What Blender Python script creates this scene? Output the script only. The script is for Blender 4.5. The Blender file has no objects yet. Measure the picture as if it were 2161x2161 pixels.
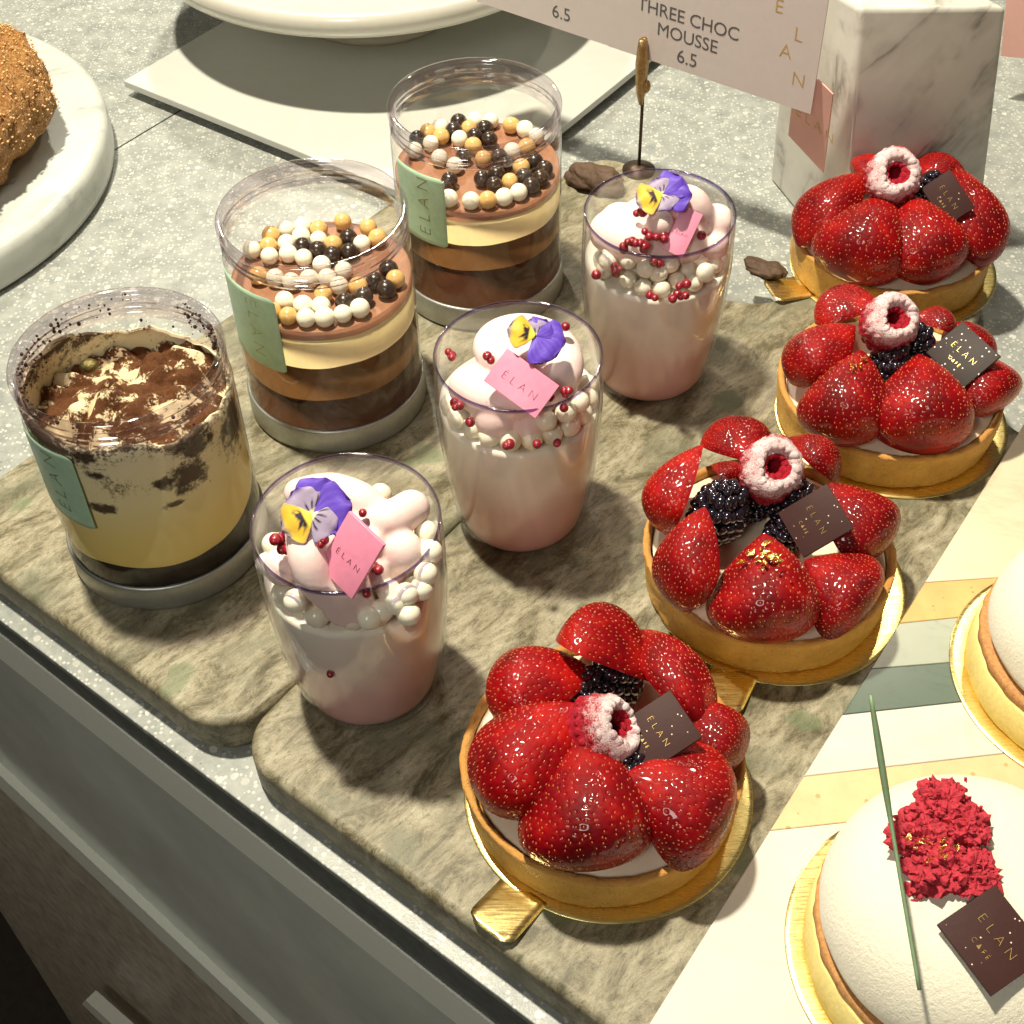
import bpy, math, random
import numpy as np
from mathutils import Vector, Matrix, noise
random.seed(7); rng = np.random.RandomState(7)
S = bpy.context.scene
S.unit_settings.system = 'METRIC'; S.unit_settings.scale_length = 0.01      # one unit = 1 cm

# ------------------------------------------------------------------ camera, world, lamps, exposure
F_, TH, ROLL, CH = 2873.79/2161, 0.82059, -0.02935, 34.805
def cam_axes():
    c, s = math.cos(TH), math.sin(TH)
    fw = Vector((0, c, -s)); r = Vector((1, 0, 0)); u = r.cross(fw)
    cr, sr = math.cos(ROLL), math.sin(ROLL)
    return fw, cr*r+sr*u, -sr*r+cr*u
FW, RT, UP = cam_axes(); CAM = Vector((0, 0, CH))
cd = bpy.data.cameras.new('camera'); cam = bpy.data.objects.new('camera', cd); S.collection.objects.link(cam)
cd.sensor_width = 36; cd.lens = F_*36; cd.clip_start = 1; cd.clip_end = 2000
cam.matrix_world = Matrix(((RT.x, UP.x, -FW.x, 0), (RT.y, UP.y, -FW.y, 0), (RT.z, UP.z, -FW.z, CH), (0, 0, 0, 1)))
S.camera = cam
def ray(px, py):            # reading off the reference (1932 px wide) -> direction
    return FW + RT*((px/1932-.5)/F_) - UP*((py/1932-.5)/F_)
def P(px, py, z=0):
    d = ray(px, py); return CAM + d*((z-CH)/d.z)
def PL(px, py, p0, n):
    d = ray(px, py); return CAM + d*((p0-CAM).dot(n)/d.dot(n))

W = bpy.data.worlds.new('World'); S.world = W; W.use_nodes = True
wn = W.node_tree.nodes; wl = W.node_tree.links
bg = wn['Background']; bg.inputs[1].default_value = 0.15
tc = wn.new('ShaderNodeTexCoord'); sx = wn.new('ShaderNodeSeparateXYZ'); rp = wn.new('ShaderNodeValToRGB')
wl.new(tc.outputs['Generated'], sx.inputs[0]); wl.new(sx.outputs[2], rp.inputs[0]); wl.new(rp.outputs[0], bg.inputs[0])
rp.color_ramp.elements[0].position = 0.0; rp.color_ramp.elements[0].color = (.16, .13, .09, 1)
rp.color_ramp.elements[1].position = 0.8; rp.color_ramp.elements[1].color = (.62, .56, .44, 1)

def lamp(name, loc, target, power, size, col):
    ld = bpy.data.lights.new(name, 'AREA'); ld.shape = 'DISK'; ld.size = size; ld.energy = power; ld.color = col
    o = bpy.data.objects.new(name, ld); S.collection.objects.link(o); o.location = loc
    o.rotation_euler = (Vector(target)-Vector(loc)).to_track_quat('-Z', 'Y').to_euler()
    return o
lamp('ceiling_spot_lamp', (-22, 49, 112), (2, 36, 0), 246000, 6, (1, .92, .73))
lamp('back_spot_lamp', (46, 110, 100), (8, 30, 0), 22000, 6, (1, .9, .7))
lamp('rear_spot_lamp', (-14, 94, 43), (-6, 66, 0), 19000, 3, (1, .94, .78))
lamp('room_lamp', (-30, -38, 70), (0, 34, 0), 24000, 26, (1, .97, .88))

S.render.engine = 'CYCLES'
S.view_settings.view_transform = 'Standard'; S.view_settings.look = 'None'
S.view_settings.exposure = 0.0; S.view_settings.gamma = 1
S.cycles.max_bounces = 10; S.cycles.transparent_max_bounces = 32; S.cycles.glossy_bounces = 5
S.cycles.caustics_reflective = True; S.cycles.caustics_refractive = False; S.cycles.sample_clamp_indirect = 14

# ------------------------------------------------------------------ materials
def newmat(name):
    m = bpy.data.materials.new(name); m.use_nodes = True; nt = m.node_tree
    return m, nt, nt.nodes['Principled BSDF']
def inp(b, **k):
    al = dict(rough='Roughness', metal='Metallic', coat='Coat Weight', coatr='Coat Roughness', sss='Subsurface Weight',
              spec='Specular IOR Level', ior='IOR', alpha='Alpha', trans='Transmission Weight', sheen='Sheen Weight')
    for a, v in k.items(): b.inputs[al[a]].default_value = v
def node(nt, t, **k):
    n = nt.nodes.new(t)
    for a, v in k.items():
        if a in n.inputs: n.inputs[a].default_value = v
        else: setattr(n, a, v)
    return n
def ramp(nt, fac, stops, interp='LINEAR'):
    r = nt.nodes.new('ShaderNodeValToRGB'); e = r.color_ramp.elements; r.color_ramp.interpolation = interp
    e[0].position = stops[0][0]; e[0].color = (*stops[0][1], 1); e[1].position = stops[-1][0]; e[1].color = (*stops[-1][1], 1)
    for p, c in stops[1:-1]:
        x = e.new(p); x.color = (*c, 1)
    nt.links.new(fac, r.inputs[0]); return r.outputs[0]
def coords(nt, kind='Object', scale=(1, 1, 1), rot=(0, 0, 0), loc=(0, 0, 0)):
    t = nt.nodes.new('ShaderNodeTexCoord'); m = nt.nodes.new('ShaderNodeMapping')
    m.inputs['Scale'].default_value = scale; m.inputs['Rotation'].default_value = rot; m.inputs['Location'].default_value = loc
    m.inputs['Rotation'].default_value = (0, 0, 0); q_ = nt.nodes.new('ShaderNodeMapping'); q_.inputs['Rotation'].default_value = rot
    nt.links.new(t.outputs[kind], q_.inputs[0]); nt.links.new(q_.outputs[0], m.inputs[0]); return m.outputs[0]
def noise_t(nt, vec, scale, detail=5, rough=.6, dist=0):
    n = node(nt, 'ShaderNodeTexNoise'); n.inputs['Scale'].default_value = scale; n.inputs['Detail'].default_value = detail
    n.inputs['Roughness'].default_value = rough; n.inputs['Distortion'].default_value = dist
    nt.links.new(vec, n.inputs['Vector']); return n.outputs[0]
def voro(nt, vec, scale, feature='F1', out='Distance', rnd=1):
    n = node(nt, 'ShaderNodeTexVoronoi', feature=feature); n.inputs['Scale'].default_value = scale; n.inputs['Randomness'].default_value = rnd
    nt.links.new(vec, n.inputs['Vector']); return n.outputs[out]
def mix(nt, fac, a, b, mode='MIX'):
    n = nt.nodes.new('ShaderNodeMix'); n.data_type = 'RGBA'; n.blend_type = mode
    for s, v in ((n.inputs[0], fac), (n.inputs[6], a), (n.inputs[7], b)):
        if isinstance(v, (int, float)): s.default_value = v
        elif isinstance(v, tuple): s.default_value = (*v, 1)
        else: nt.links.new(v, s)
    return n.outputs[2]
def mth(nt, op, a, b=0.0, c=None, clamp=False):
    n = nt.nodes.new('ShaderNodeMath'); n.operation = op; n.use_clamp = clamp
    for i, v in enumerate((a, b) if c is None else (a, b, c)):
        if isinstance(v, (int, float)): n.inputs[i].default_value = v
        else: nt.links.new(v, n.inputs[i])
    return n.outputs[0]
def bump(nt, b, h, strength=.3, dist=.1):
    n = nt.nodes.new('ShaderNodeBump'); n.inputs['Strength'].default_value = strength; n.inputs['Distance'].default_value = dist
    nt.links.new(h, n.inputs['Height']); nt.links.new(n.outputs[0], b.inputs['Normal'])
def sepz(nt, vec):
    s = nt.nodes.new('ShaderNodeSeparateXYZ'); nt.links.new(vec, s.inputs[0]); return s.outputs
def plain(name, col, bumpy=0, bscale=8, var=0, **k):
    m, nt, b = newmat(name); inp(b, **k); v = coords(nt)
    if var:
        f = noise_t(nt, v, bscale*.6, 4)
        c = ramp(nt, f, [(.3, tuple(x*(1-var) for x in col)), (.7, tuple(min(1, x*(1+var)) for x in col))])
        nt.links.new(c, b.inputs['Base Color'])
    else: b.inputs['Base Color'].default_value = (*col, 1)
    if bumpy: bump(nt, b, noise_t(nt, v, bscale, 6, .7), bumpy, .05)
    return m

AX = math.radians(50.8)      # board axis direction
def mat_terrazzo():
    m, nt, b = newmat('terrazzo'); inp(b, rough=.32, spec=.5); v = coords(nt)
    base = ramp(nt, noise_t(nt, v, 1.1, 8, .75), [(.3, (.20, .215, .205)), (.7, (.39, .40, .37))])
    d = voro(nt, v, 2.6); cid = voro(nt, v, 2.6, out='Color')
    s = sepz(nt, cid)
    chip = mth(nt, 'MULTIPLY', mth(nt, 'LESS_THAN', d, mth(nt, 'MULTIPLY', s[0], .42)), mth(nt, 'GREATER_THAN', s[1], .35))
    c1 = mix(nt, mth(nt, 'MULTIPLY', chip, .75), base, ramp(nt, s[2], [(0, (.48, .48, .44)), (.7, (.62, .61, .56)), (1, (.3, .3, .27))]))
    d2 = voro(nt, v, 6.5); cid2 = sepz(nt, voro(nt, v, 6.5, out='Color'))
    chip2 = mth(nt, 'MULTIPLY', mth(nt, 'LESS_THAN', d2, .38), mth(nt, 'GREATER_THAN', cid2[0], .6))
    c2 = mix(nt, mth(nt, 'MULTIPLY', chip2, .6), c1, (.62, .62, .57))
    spk = mth(nt, 'MULTIPLY', mth(nt, 'LESS_THAN', voro(nt, v, 4.5), .16), mth(nt, 'GREATER_THAN', sepz(nt, voro(nt, v, 4.5, out='Color'))[1], .72))
    c3 = mix(nt, mth(nt, 'MULTIPLY', spk, .6), c2, (.08, .08, .07))
    nt.links.new(c3, b.inputs['Base Color']); bump(nt, b, noise_t(nt, v, 14, 4), .12, .03)
    return m
def mat_board():
    m, nt, b = newmat('green_marble'); inp(b, rough=.4, spec=.3)
    v = coords(nt, scale=(.42, 1, 1), rot=(0, 0, -AX+.12))
    v0 = coords(nt)
    f1 = noise_t(nt, v, 1.1, 12, .80, .5)
    base = ramp(nt, f1, [(.28, (.032, .025, .012)), (.41, (.115, .097, .055)), (.50, (.265, .232, .155)), (.64, (.44, .40, .295))])
    f2 = noise_t(nt, v, 6.5, 6, .8)
    base = mix(nt, ramp(nt, f2, [(.34, (.8, .8, .8)), (.48, (0, 0, 0))]), base, (.07, .065, .035))
    blot = ramp(nt, noise_t(nt, v0, .42, 5, .6), [(.50, (0, 0, 0)), (.64, (.65, .65, .65))])
    base = mix(nt, blot, base, (.145, .15, .10))
    vw = nt.nodes.new('ShaderNodeVectorMath'); vw.operation = 'ADD'; nz = nt.nodes.new('ShaderNodeTexNoise'); nz.inputs['Scale'].default_value = .9
    nt.links.new(v0, nz.inputs['Vector']); nt.links.new(v0, vw.inputs[0]); nt.links.new(nz.outputs['Color'], vw.inputs[1])
    g = voro(nt, vw.outputs[0], .42); gc = sepz(nt, voro(nt, vw.outputs[0], .42, out='Color'))
    gm = mth(nt, 'MULTIPLY', ramp(nt, g, [(.2, (1, 1, 1)), (.27, (0, 0, 0))]), mth(nt, 'GREATER_THAN', gc[0], .62))
    base = mix(nt, mth(nt, 'MULTIPLY', gm, .62), base, (.15, .185, .1))
    fine = noise_t(nt, v0, 24, 4, .8)
    base = mix(nt, 1.0, base, ramp(nt, fine, [(.35, (.72, .72, .72)), (.65, (1.12, 1.12, 1.1))]), 'MULTIPLY')
    nt.links.new(base, b.inputs['Base Color']); bump(nt, b, fine, .25, .03)
    nt.links.new(ramp(nt, f1, [(.3, (.34, .34, .34)), (.7, (.55, .55, .55))]), b.inputs['Roughness'])
    return m
def mat_marble(name, base=(.62, .61, .56), vein=(.26, .27, .25), sc=.16, rough=.28, rot=(.5, .6, .4), thresh=(.46, .5, .56), sdir=None):
    m, nt, b = newmat(name); inp(b, rough=rough, sss=.0)
    v = coords(nt, rot=rot, scale=(1, 3.2, .8))
    if sdir:
        sd_ = Vector(sdir).normalized(); a1 = sd_.orthogonal().normalized(); a2 = sd_.cross(a1); cb = nt.nodes.new('ShaderNodeCombineXYZ')
        for i_, (q_, k_) in enumerate(((sd_, .16), (a1, 1.0), (a2, 1.0))):
            dp = nt.nodes.new('ShaderNodeVectorMath'); dp.operation = 'DOT_PRODUCT'; nt.links.new(coords(nt), dp.inputs[0]); dp.inputs[1].default_value = q_
            nt.links.new(mth(nt, 'MULTIPLY', dp.outputs['Value'], k_), cb.inputs[i_])
        v = cb.outputs[0]
    f = noise_t(nt, v, sc, 6, .55, .25)
    w = ramp(nt, f, [(thresh[0]-.06, base), (thresh[1]-.01, tuple(.55*x+.45*y for x, y in zip(base, vein))), (thresh[1], vein), (thresh[2]-.02, tuple(.7*x+.3*y for x, y in zip(base, vein))), (.66, base)])
    k = ramp(nt, noise_t(nt, coords(nt), sc*1.3, 3), [(.42, (0, 0, 0)), (.62, (1, 1, 1))])
    w = mix(nt, k, base, w)
    f2 = noise_t(nt, coords(nt), .35, 5)
    w = mix(nt, .3, w, ramp(nt, f2, [(.3, tuple(x*.75 for x in base)), (.7, base)]))
    nt.links.new(w, b.inputs['Base Color']); return m
def mat_glass(name, tint=(.93, .92, .93), edge=(.55, .5, .62), refl=1.0):
    m = bpy.data.materials.new(name); m.use_nodes = True; nt = m.node_tree; nt.nodes.clear()
    o = nt.nodes.new('ShaderNodeOutputMaterial'); tr = nt.nodes.new('ShaderNodeBsdfTransparent'); gl = nt.nodes.new('ShaderNodeBsdfGlossy')
    gl.inputs['Roughness'].default_value = .05; gl.inputs['Color'].default_value = (1, 1, 1, 1)
    lw = nt.nodes.new('ShaderNodeLayerWeight'); lw.inputs[0].default_value = .25
    c = ramp(nt, lw.outputs['Facing'], [(0, tint), (.45, tuple(.5*(a+b) + .0 for a, b in zip(tint, tint))), (1, edge)])
    nt.links.new(c, tr.inputs[0])
    lw2 = nt.nodes.new('ShaderNodeLayerWeight'); lw2.inputs[0].default_value = .5
    fr = mth(nt, 'ADD', .045*refl, mth(nt, 'MULTIPLY', .8, mth(nt, 'POWER', lw2.outputs['Facing'], 5)))
    mx = nt.nodes.new('ShaderNodeMixShader'); nt.links.new(fr, mx.inputs[0]); nt.links.new(tr.outputs[0], mx.inputs[1]); nt.links.new(gl.outputs[0], mx.inputs[2])
    v = coords(nt); bp = nt.nodes.new('ShaderNodeBump'); bp.inputs['Strength'].default_value = .06; bp.inputs['Distance'].default_value = .2
    nt.links.new(noise_t(nt, v, .8, 2), bp.inputs['Height']); nt.links.new(bp.outputs[0], gl.inputs['Normal'])
    nt.links.new(mx.outputs[0], o.inputs[0]); return m
def mat_gold():
    m, nt, b = newmat('gold_foil'); inp(b, metal=1, rough=.24); v = coords(nt)
    b.inputs['Base Color'].default_value = (.92, .74, .30, 1)
    vs = coords(nt, scale=(1, 12, 1)); bump(nt, b, noise_t(nt, v, 2.2, 4, .6), .10, .08)
    nt.links.new(ramp(nt, noise_t(nt, vs, 1.4, 5), [(.3, (.22, .22, .22)), (.7, (.38, .38, .38))]), b.inputs['Roughness'])
    return m
def mat_berry():
    m, nt, b = newmat('strawberry_skin'); inp(b, rough=.5, coat=.55, coatr=.07, spec=.12); v = coords(nt)
    f = noise_t(nt, v, 3, 3)
    c = ramp(nt, f, [(.3, (.09, .0, .002)), (.5, (.215, .0, .003)), (.8, (.42, .007, .004))])
    oi = nt.nodes.new('ShaderNodeObjectInfo')
    c = mix(nt, 1.0, c, ramp(nt, oi.outputs['Random'], [(0, (.85, .9, 1)), (1, (1.15, 1.2, 1))]), 'MULTIPLY')
    nt.links.new(c, b.inputs['Base Color'])
    bump(nt, b, noise_t(nt, v, 30, 5, .8), .5, .04)
    b.inputs['Subsurface Weight'].default_value = .12; b.inputs['Subsurface Radius'].default_value = (.3, .04, .02); b.inputs['Subsurface Scale'].default_value = .5
    return m
def mat_powdered():
    m, nt, b = newmat('sugared_raspberry'); inp(b, rough=.6, spec=.3); v = coords(nt)
    s = sepz(nt, v)
    h = mth(nt, 'ADD', s[2], mth(nt, 'MULTIPLY', mth(nt, 'SUBTRACT', noise_t(nt, v, 2.6, 6, .85), .5), 2.6))
    rad = mth(nt, 'SQRT', mth(nt, 'ADD', mth(nt, 'MULTIPLY', s[0], s[0]), mth(nt, 'MULTIPLY', s[1], s[1])))
    h = mth(nt, 'SUBTRACT', h, mth(nt, 'MULTIPLY', mth(nt, 'LESS_THAN', rad, .42), 1.2))
    g = noise_t(nt, v, 22, 3, .7)
    mask = ramp(nt, mth(nt, 'ADD', h, mth(nt, 'MULTIPLY', mth(nt, 'SUBTRACT', g, .5), 1.6)), [(.22, (0, 0, 0)), (.85, (1, 1, 1))])
    c = mix(nt, mask, (.42, .008, .024), (.88, .70, .71)); nt.links.new(c, b.inputs['Base Color'])
    nt.links.new(mth(nt, 'ADD', mth(nt, 'MULTIPLY', mask, .5), .3), b.inputs['Roughness'])
    bump(nt, b, g, .9, .08); return m
def mat_pastry():
    m, nt, b = newmat('baked_pastry'); inp(b, rough=.5, spec=.35); v = coords(nt)
    f = noise_t(nt, v, 1.2, 6); s = sepz(nt, v)
    c = ramp(nt, f, [(.3, (.58, .29, .045)), (.7, (.80, .47, .10))])
    f2 = noise_t(nt, v, 16, 4, .7); c = mix(nt, ramp(nt, f2, [(.5, (0, 0, 0)), (.7, (.6, .6, .6))]), c, (.80, .58, .24))
    f3 = noise_t(nt, v, 5, 5, .8); c = mix(nt, ramp(nt, f3, [(.32, (.6, .6, .6)), (.45, (0, 0, 0))]), c, (.36, .15, .03))
    top = mth(nt, 'MULTIPLY', mth(nt, 'GREATER_THAN', s[2], 1.42), .55)
    c = mix(nt, top, c, (.60, .25, .075)); nt.links.new(c, b.inputs['Base Color'])
    bump(nt, b, mth(nt, 'ADD', f2, f3), .9, .07); b.inputs['Subsurface Weight'].default_value = .08; return m
def mat_cocoa():
    m, nt, b = newmat('cocoa_cream'); inp(b, rough=.75, spec=.25); v = coords(nt); s = sepz(nt, v)
    f = noise_t(nt, v, .9, 4, .6, .3); g = noise_t(nt, v, 9, 6, .85)
    k = mth(nt, 'ADD', mth(nt, 'MULTIPLY', f, 1.25), mth(nt, 'MULTIPLY', g, .6))
    cocoa = ramp(nt, g, [(.3, (.045, .013, .005)), (.7, (.19, .07, .02))])
    c = mix(nt, ramp(nt, k, [(.985, (0, 0, 0)), (1.10, (1, 1, 1))]), cocoa, (.86, .70, .44))
    nt.links.new(c, b.inputs['Base Color']); bump(nt, b, g, .8, .08); return m
def mat_tiracream(spots=()):          # cream seen through the wall of the jar: real cocoa smears of their own shape
    m, nt, b = newmat('mascarpone_cream'); inp(b, rough=.55, spec=.12); v = coords(nt); s = sepz(nt, v)
    f = noise_t(nt, v, .75, 5, .6, .6); g = noise_t(nt, v, 7, 6, .85)
    c = ramp(nt, mth(nt, 'DIVIDE', s[2], 8), [(.18, (.82, .61, .16)), (.42, (.88, .70, .26)), (.62, (.90, .78, .44)), (.95, (.86, .76, .54))])
    hz = ramp(nt, mth(nt, 'DIVIDE', s[2], 8), [(.48, (0, 0, 0)), (.62, (.56, .56, .56)), (.8, (.70, .70, .70)), (.88, (1.0, 1.0, 1.0))])
    k = mth(nt, 'MULTIPLY', hz, mth(nt, 'ADD', f, mth(nt, 'MULTIPLY', mth(nt, 'SUBTRACT', g, .5), .9)))
    c = mix(nt, ramp(nt, k, [(.37, (0, 0, 0)), (.47, (.92, .92, .92))]), c, (.06, .03, .018))
    g2 = noise_t(nt, v, 2.2, 6, .75)
    for (px_, py_, pz_, sc_, zs) in spots:
        vm = nt.nodes.new('ShaderNodeVectorMath'); vm.operation = 'SUBTRACT'; nt.links.new(v, vm.inputs[0]); vm.inputs[1].default_value = (px_, py_, pz_)
        vs_ = nt.nodes.new('ShaderNodeVectorMath'); vs_.operation = 'MULTIPLY'; nt.links.new(vm.outputs[0], vs_.inputs[0]); vs_.inputs[1].default_value = (1/sc_, 1/sc_, 1/(sc_*zs))
        vl = nt.nodes.new('ShaderNodeVectorMath'); vl.operation = 'LENGTH'; nt.links.new(vs_.outputs[0], vl.inputs[0])
        d_ = mth(nt, 'ADD', vl.outputs['Value'], mth(nt, 'MULTIPLY', mth(nt, 'SUBTRACT', g2, .5), 2.6))
        c = mix(nt, ramp(nt, d_, [(.55, (.93, .93, .93)), (.95, (0, 0, 0))]), c, (.045, .024, .015))
    nt.links.new(c, b.inputs['Base Color']); return m
def mat_panna():
    m, nt, b = newmat('panna_cotta'); inp(b, rough=.45, spec=.15, sss=.25); v = coords(nt); s = sepz(nt, v)
    b.inputs['Subsurface Radius'].default_value = (.5, .3, .2)
    h = mth(nt, 'DIVIDE', mth(nt, 'ADD', s[2], mth(nt, 'MULTIPLY', noise_t(nt, v, .5, 3), .9)), 7)
    c = ramp(nt, h, [(.1, (.74, .40, .40)), (.38, (.79, .50, .48)), (.56, (.84, .69, .62)), (.9, (.87, .83, .72))])
    nt.links.new(c, b.inputs['Base Color']); return m
def mat_mousse(name, c1, c2):
    m, nt, b = newmat(name); inp(b, rough=.42, spec=.35, sss=.2); v = coords(nt)
    b.inputs['Subsurface Radius'].default_value = (.4, .22, .15)
    c = ramp(nt, noise_t(nt, v, 1.2, 4), [(.3, c1), (.7, c2)])
    d = mth(nt, 'MULTIPLY', mth(nt, 'LESS_THAN', voro(nt, v, 2.4), .085), mth(nt, 'GREATER_THAN', sepz(nt, voro(nt, v, 2.4, out='Color'))[0], .6))
    c = mix(nt, mth(nt, 'MULTIPLY', d, .55), c, (.4, .08, .08))
    nt.links.new(c, b.inputs['Base Color']); bump(nt, b, noise_t(nt, v, 3, 5), .2, .06); return m
def mat_vcol(name, rough=.5):
    m, nt, b = newmat(name); inp(b, rough=rough, spec=.3, sheen=.2)
    a = nt.nodes.new('ShaderNodeVertexColor'); a.layer_name = 'Col'; nt.links.new(a.outputs[0], b.inputs['Base Color'])
    bump(nt, b, noise_t(nt, coords(nt), 14, 3), .3, .03); return m
def mat_speckle(name, col, fleck, amount=.8, rough=.3, sc=9):
    m, nt, b = newmat(name); inp(b, rough=rough, spec=.15); v = coords(nt)
    d = mth(nt, 'MULTIPLY', mth(nt, 'LESS_THAN', voro(nt, v, sc), .22), mth(nt, 'GREATER_THAN', sepz(nt, voro(nt, v, sc, out='Color'))[0], amount))
    c = mix(nt, d, ramp(nt, noise_t(nt, v, 1.2, 4), [(.3, tuple(x*.85 for x in col)), (.7, col)]), fleck)
    nt.links.new(c, b.inputs['Base Color']); bump(nt, b, noise_t(nt, v, 12, 4), .15, .03); return m

M = dict(terrazzo=mat_terrazzo(), board=mat_board(), gold=mat_gold(), berry=mat_berry(), rasp=mat_powdered(), pastry=mat_pastry(),
    cocoa=mat_cocoa(), tira=mat_tiracream(), panna=mat_panna(),
    mousse=mat_mousse('pink_mousse', (.86, .62, .60), (.90, .72, .68)), custard=mat_mousse('tart_cream', (.82, .66, .48), (.85, .72, .55)),
    cup=mat_glass('clear_cup', (.985, .985, .985), (.62, .57, .66)), cuprim=mat_glass('cup_rim', (.50, .44, .66), (.16, .12, .36), 2),
    jar=mat_glass('clear_jar', (.975, .97, .96), (.5, .45, .5)), jarrim=mat_glass('jar_rim', (.90, .87, .90), (.14, .10, .19), 2.4),
    marble=mat_marble('white_marble', (.54, .56, .52), (.30, .32, .31), .4, thresh=(.42, .5, .58), sdir=(1, .35, .1)), veined=mat_marble('veined_marble', (.66, .64, .58), (.12, .10, .075), .34, thresh=(.44, .5, .57), sdir=(.55, .17, .8)),
    gmarble=mat_marble('grey_marble_side', (.5, .52, .5), (.28, .3, .29), .12),
    seed=plain('seed', (.48, .13, .03), rough=.3, coat=.6), cut=plain('strawberry_cut', (.48, .012, .01), .2, 6, .3, rough=.16, coat=1),
    black=plain('blackberry_skin', (.012, .008, .016), .1, 6, rough=.12, coat=1), crumb=plain('dried_raspberry', (.26, .008, .02), .3, 9, .3, rough=.3, coat=.6),
    dark=mat_speckle('dark_chocolate_plaque', (.05, .02, .018), (.75, .6, .5), .9, .55, 11), sparkle=mat_speckle('sugared_plaque', (.045, .032, .03), (.75, .7, .62), .62, .5, 7),
    pinkp=plain('pink_chocolate', (.84, .28, .42), .1, 6, .06, rough=.35), goldink=plain('gold_ink', (.72, .50, .16), metal=.6, rough=.35),
    redink=plain('wine_ink', (.25, .04, .07), rough=.5), greyink=plain('grey_ink', (.10, .095, .10), rough=.6), tanink=plain('tan_ink', (.62, .43, .17), metal=.3, rough=.4),
    faintink=plain('faint_ink', (.33, .36, .17), rough=.5), brownink=plain('olive_ink', (.16, .15, .06), rough=.5),
    label=plain('mint_sticker', (.42, .62, .44), .05, 5, .08, rough=.4), lid=plain('silver_lid', (.42, .43, .40), .06, 8, .08, metal=.75, rough=.42),
    pw=plain('white_pearl', (.88, .83, .67), .05, 8, .04, rough=.28, coat=.3), pg=plain('caramel_pearl', (.70, .43, .15), .1, 8, .1, rough=.28, coat=.4), pk=plain('dark_pearl', (.035, .02, .014), .1, 8, .1, rough=.28, coat=.3),
    l0=plain('dark_choc_layer', (.055, .016, .004), .1, 3, .18, rough=.5, spec=.12), l1=plain('milk_choc_layer', (.135, .060, .017), .1, 3, .10, rough=.5, spec=.12),
    l2=plain('white_choc_layer', (.70, .56, .28), .05, 3, .04, rough=.5, spec=.15), l3=plain('choc_mousse_top', (.31, .145, .08), .1, 4, .08, rough=.45, spec=.2),
    sponge=plain('soaked_sponge', (.018, .010, .005), .5, 4, .4, rough=.6, spec=.2), velvet=plain('white_velvet', (.76, .72, .59), .9, 9, .03, rough=.75, sheen=.3),
    biscuit=plain('biscuit', (.50, .24, .08), .7, 14, .25, rough=.75), lemon=plain('lemon_base', (.80, .66, .24), .5, 12, .1, rough=.7), moss=plain('red_sponge', (.46, .025, .045), .8, 14, .3, rough=.8),
    leaf=plain('gold_leaf', (.95, .66, .22), .8, 9, metal=1, rough=.2), chive=plain('green_chocolate_stick', (.16, .24, .13), .2, 9, .1, rough=.4),
    card=plain('white_card', (.64, .57, .56), .04, 4, .02, rough=.55), pinkcard=plain('pink_card', (.74, .42, .37), .04, 4, .02, rough=.55),
    brass=plain('old_brass', (.42, .28, .13), .5, 12, .25, metal=.9, rough=.38), pin=plain('dark_pin', (.09, .06, .04), .2, 9, metal=.8, rough=.4),
    white=plain('white_ceramic', (.62, .60, .53), .02, 2, .03, rough=.25, coat=.4), slab=plain('white_slab', (.55, .56, .52), .02, 2, .02, rough=.3),
    stripe_cream=mat_marble('cream_stone', (.66, .56, .40), (.56, .46, .31), .3), stripe_white=mat_marble('white_stone', (.65, .61, .55), (.56, .52, .46), .1), stripe_tan=mat_speckle('tan_stone', (.62, .42, .17), (.38, .24, .09), .8, .35, 5),
    stripe_peach=mat_speckle('peach_stone', (.74, .55, .32), (.5, .34, .15), .75, .35, 3), stripe_grey=mat_marble('greygreen_stone', (.33, .36, .29), (.24, .27, .21), .5), stripe_green=mat_marble('dark_green_stone', (.09, .13, .10), (.06, .09, .07), .6),
    alu=plain('brushed_aluminium', (.95, .97, .86), .15, 9, .03, metal=.1, rough=.45), glassdark=plain('dark_glass_front', (.62, .66, .60), .02, .25, .2, rough=.25, coat=.3),
    edge=plain('dark_edge', (.12, .13, .12), .1, 4, .2, rough=.5), brownp=plain('brown_panel', (.55, .49, .40), .02, 2, .3, rough=.3), cord=plain('leather_cord', (.09, .05, .028), .6, 8, .3, rough=.7),
    gap=plain('dark_gap', (.012, .012, .01), rough=.8), floor=plain('dark_floor', (.05, .04, .03), .1, 2, .2, rough=.7), flower=mat_vcol('pansy_petal'))

# sugar-crusted bun
m, nt, b = newmat('sugared_bun'); inp(b, rough=.55, spec=.4); v = coords(nt)
f = voro(nt, v, 3.2); g = noise_t(nt, v, 5, 7, .8)
c = ramp(nt, g, [(.3, (.30, .09, .02)), (.5, (.62, .28, .07)), (.68, (.82, .56, .27))]); nt.links.new(c, b.inputs['Base Color']); bump(nt, b, mth(nt, 'ADD', g, mth(nt, 'MULTIPLY', f, -.6)), 1, .35); M['bun'] = m

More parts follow.
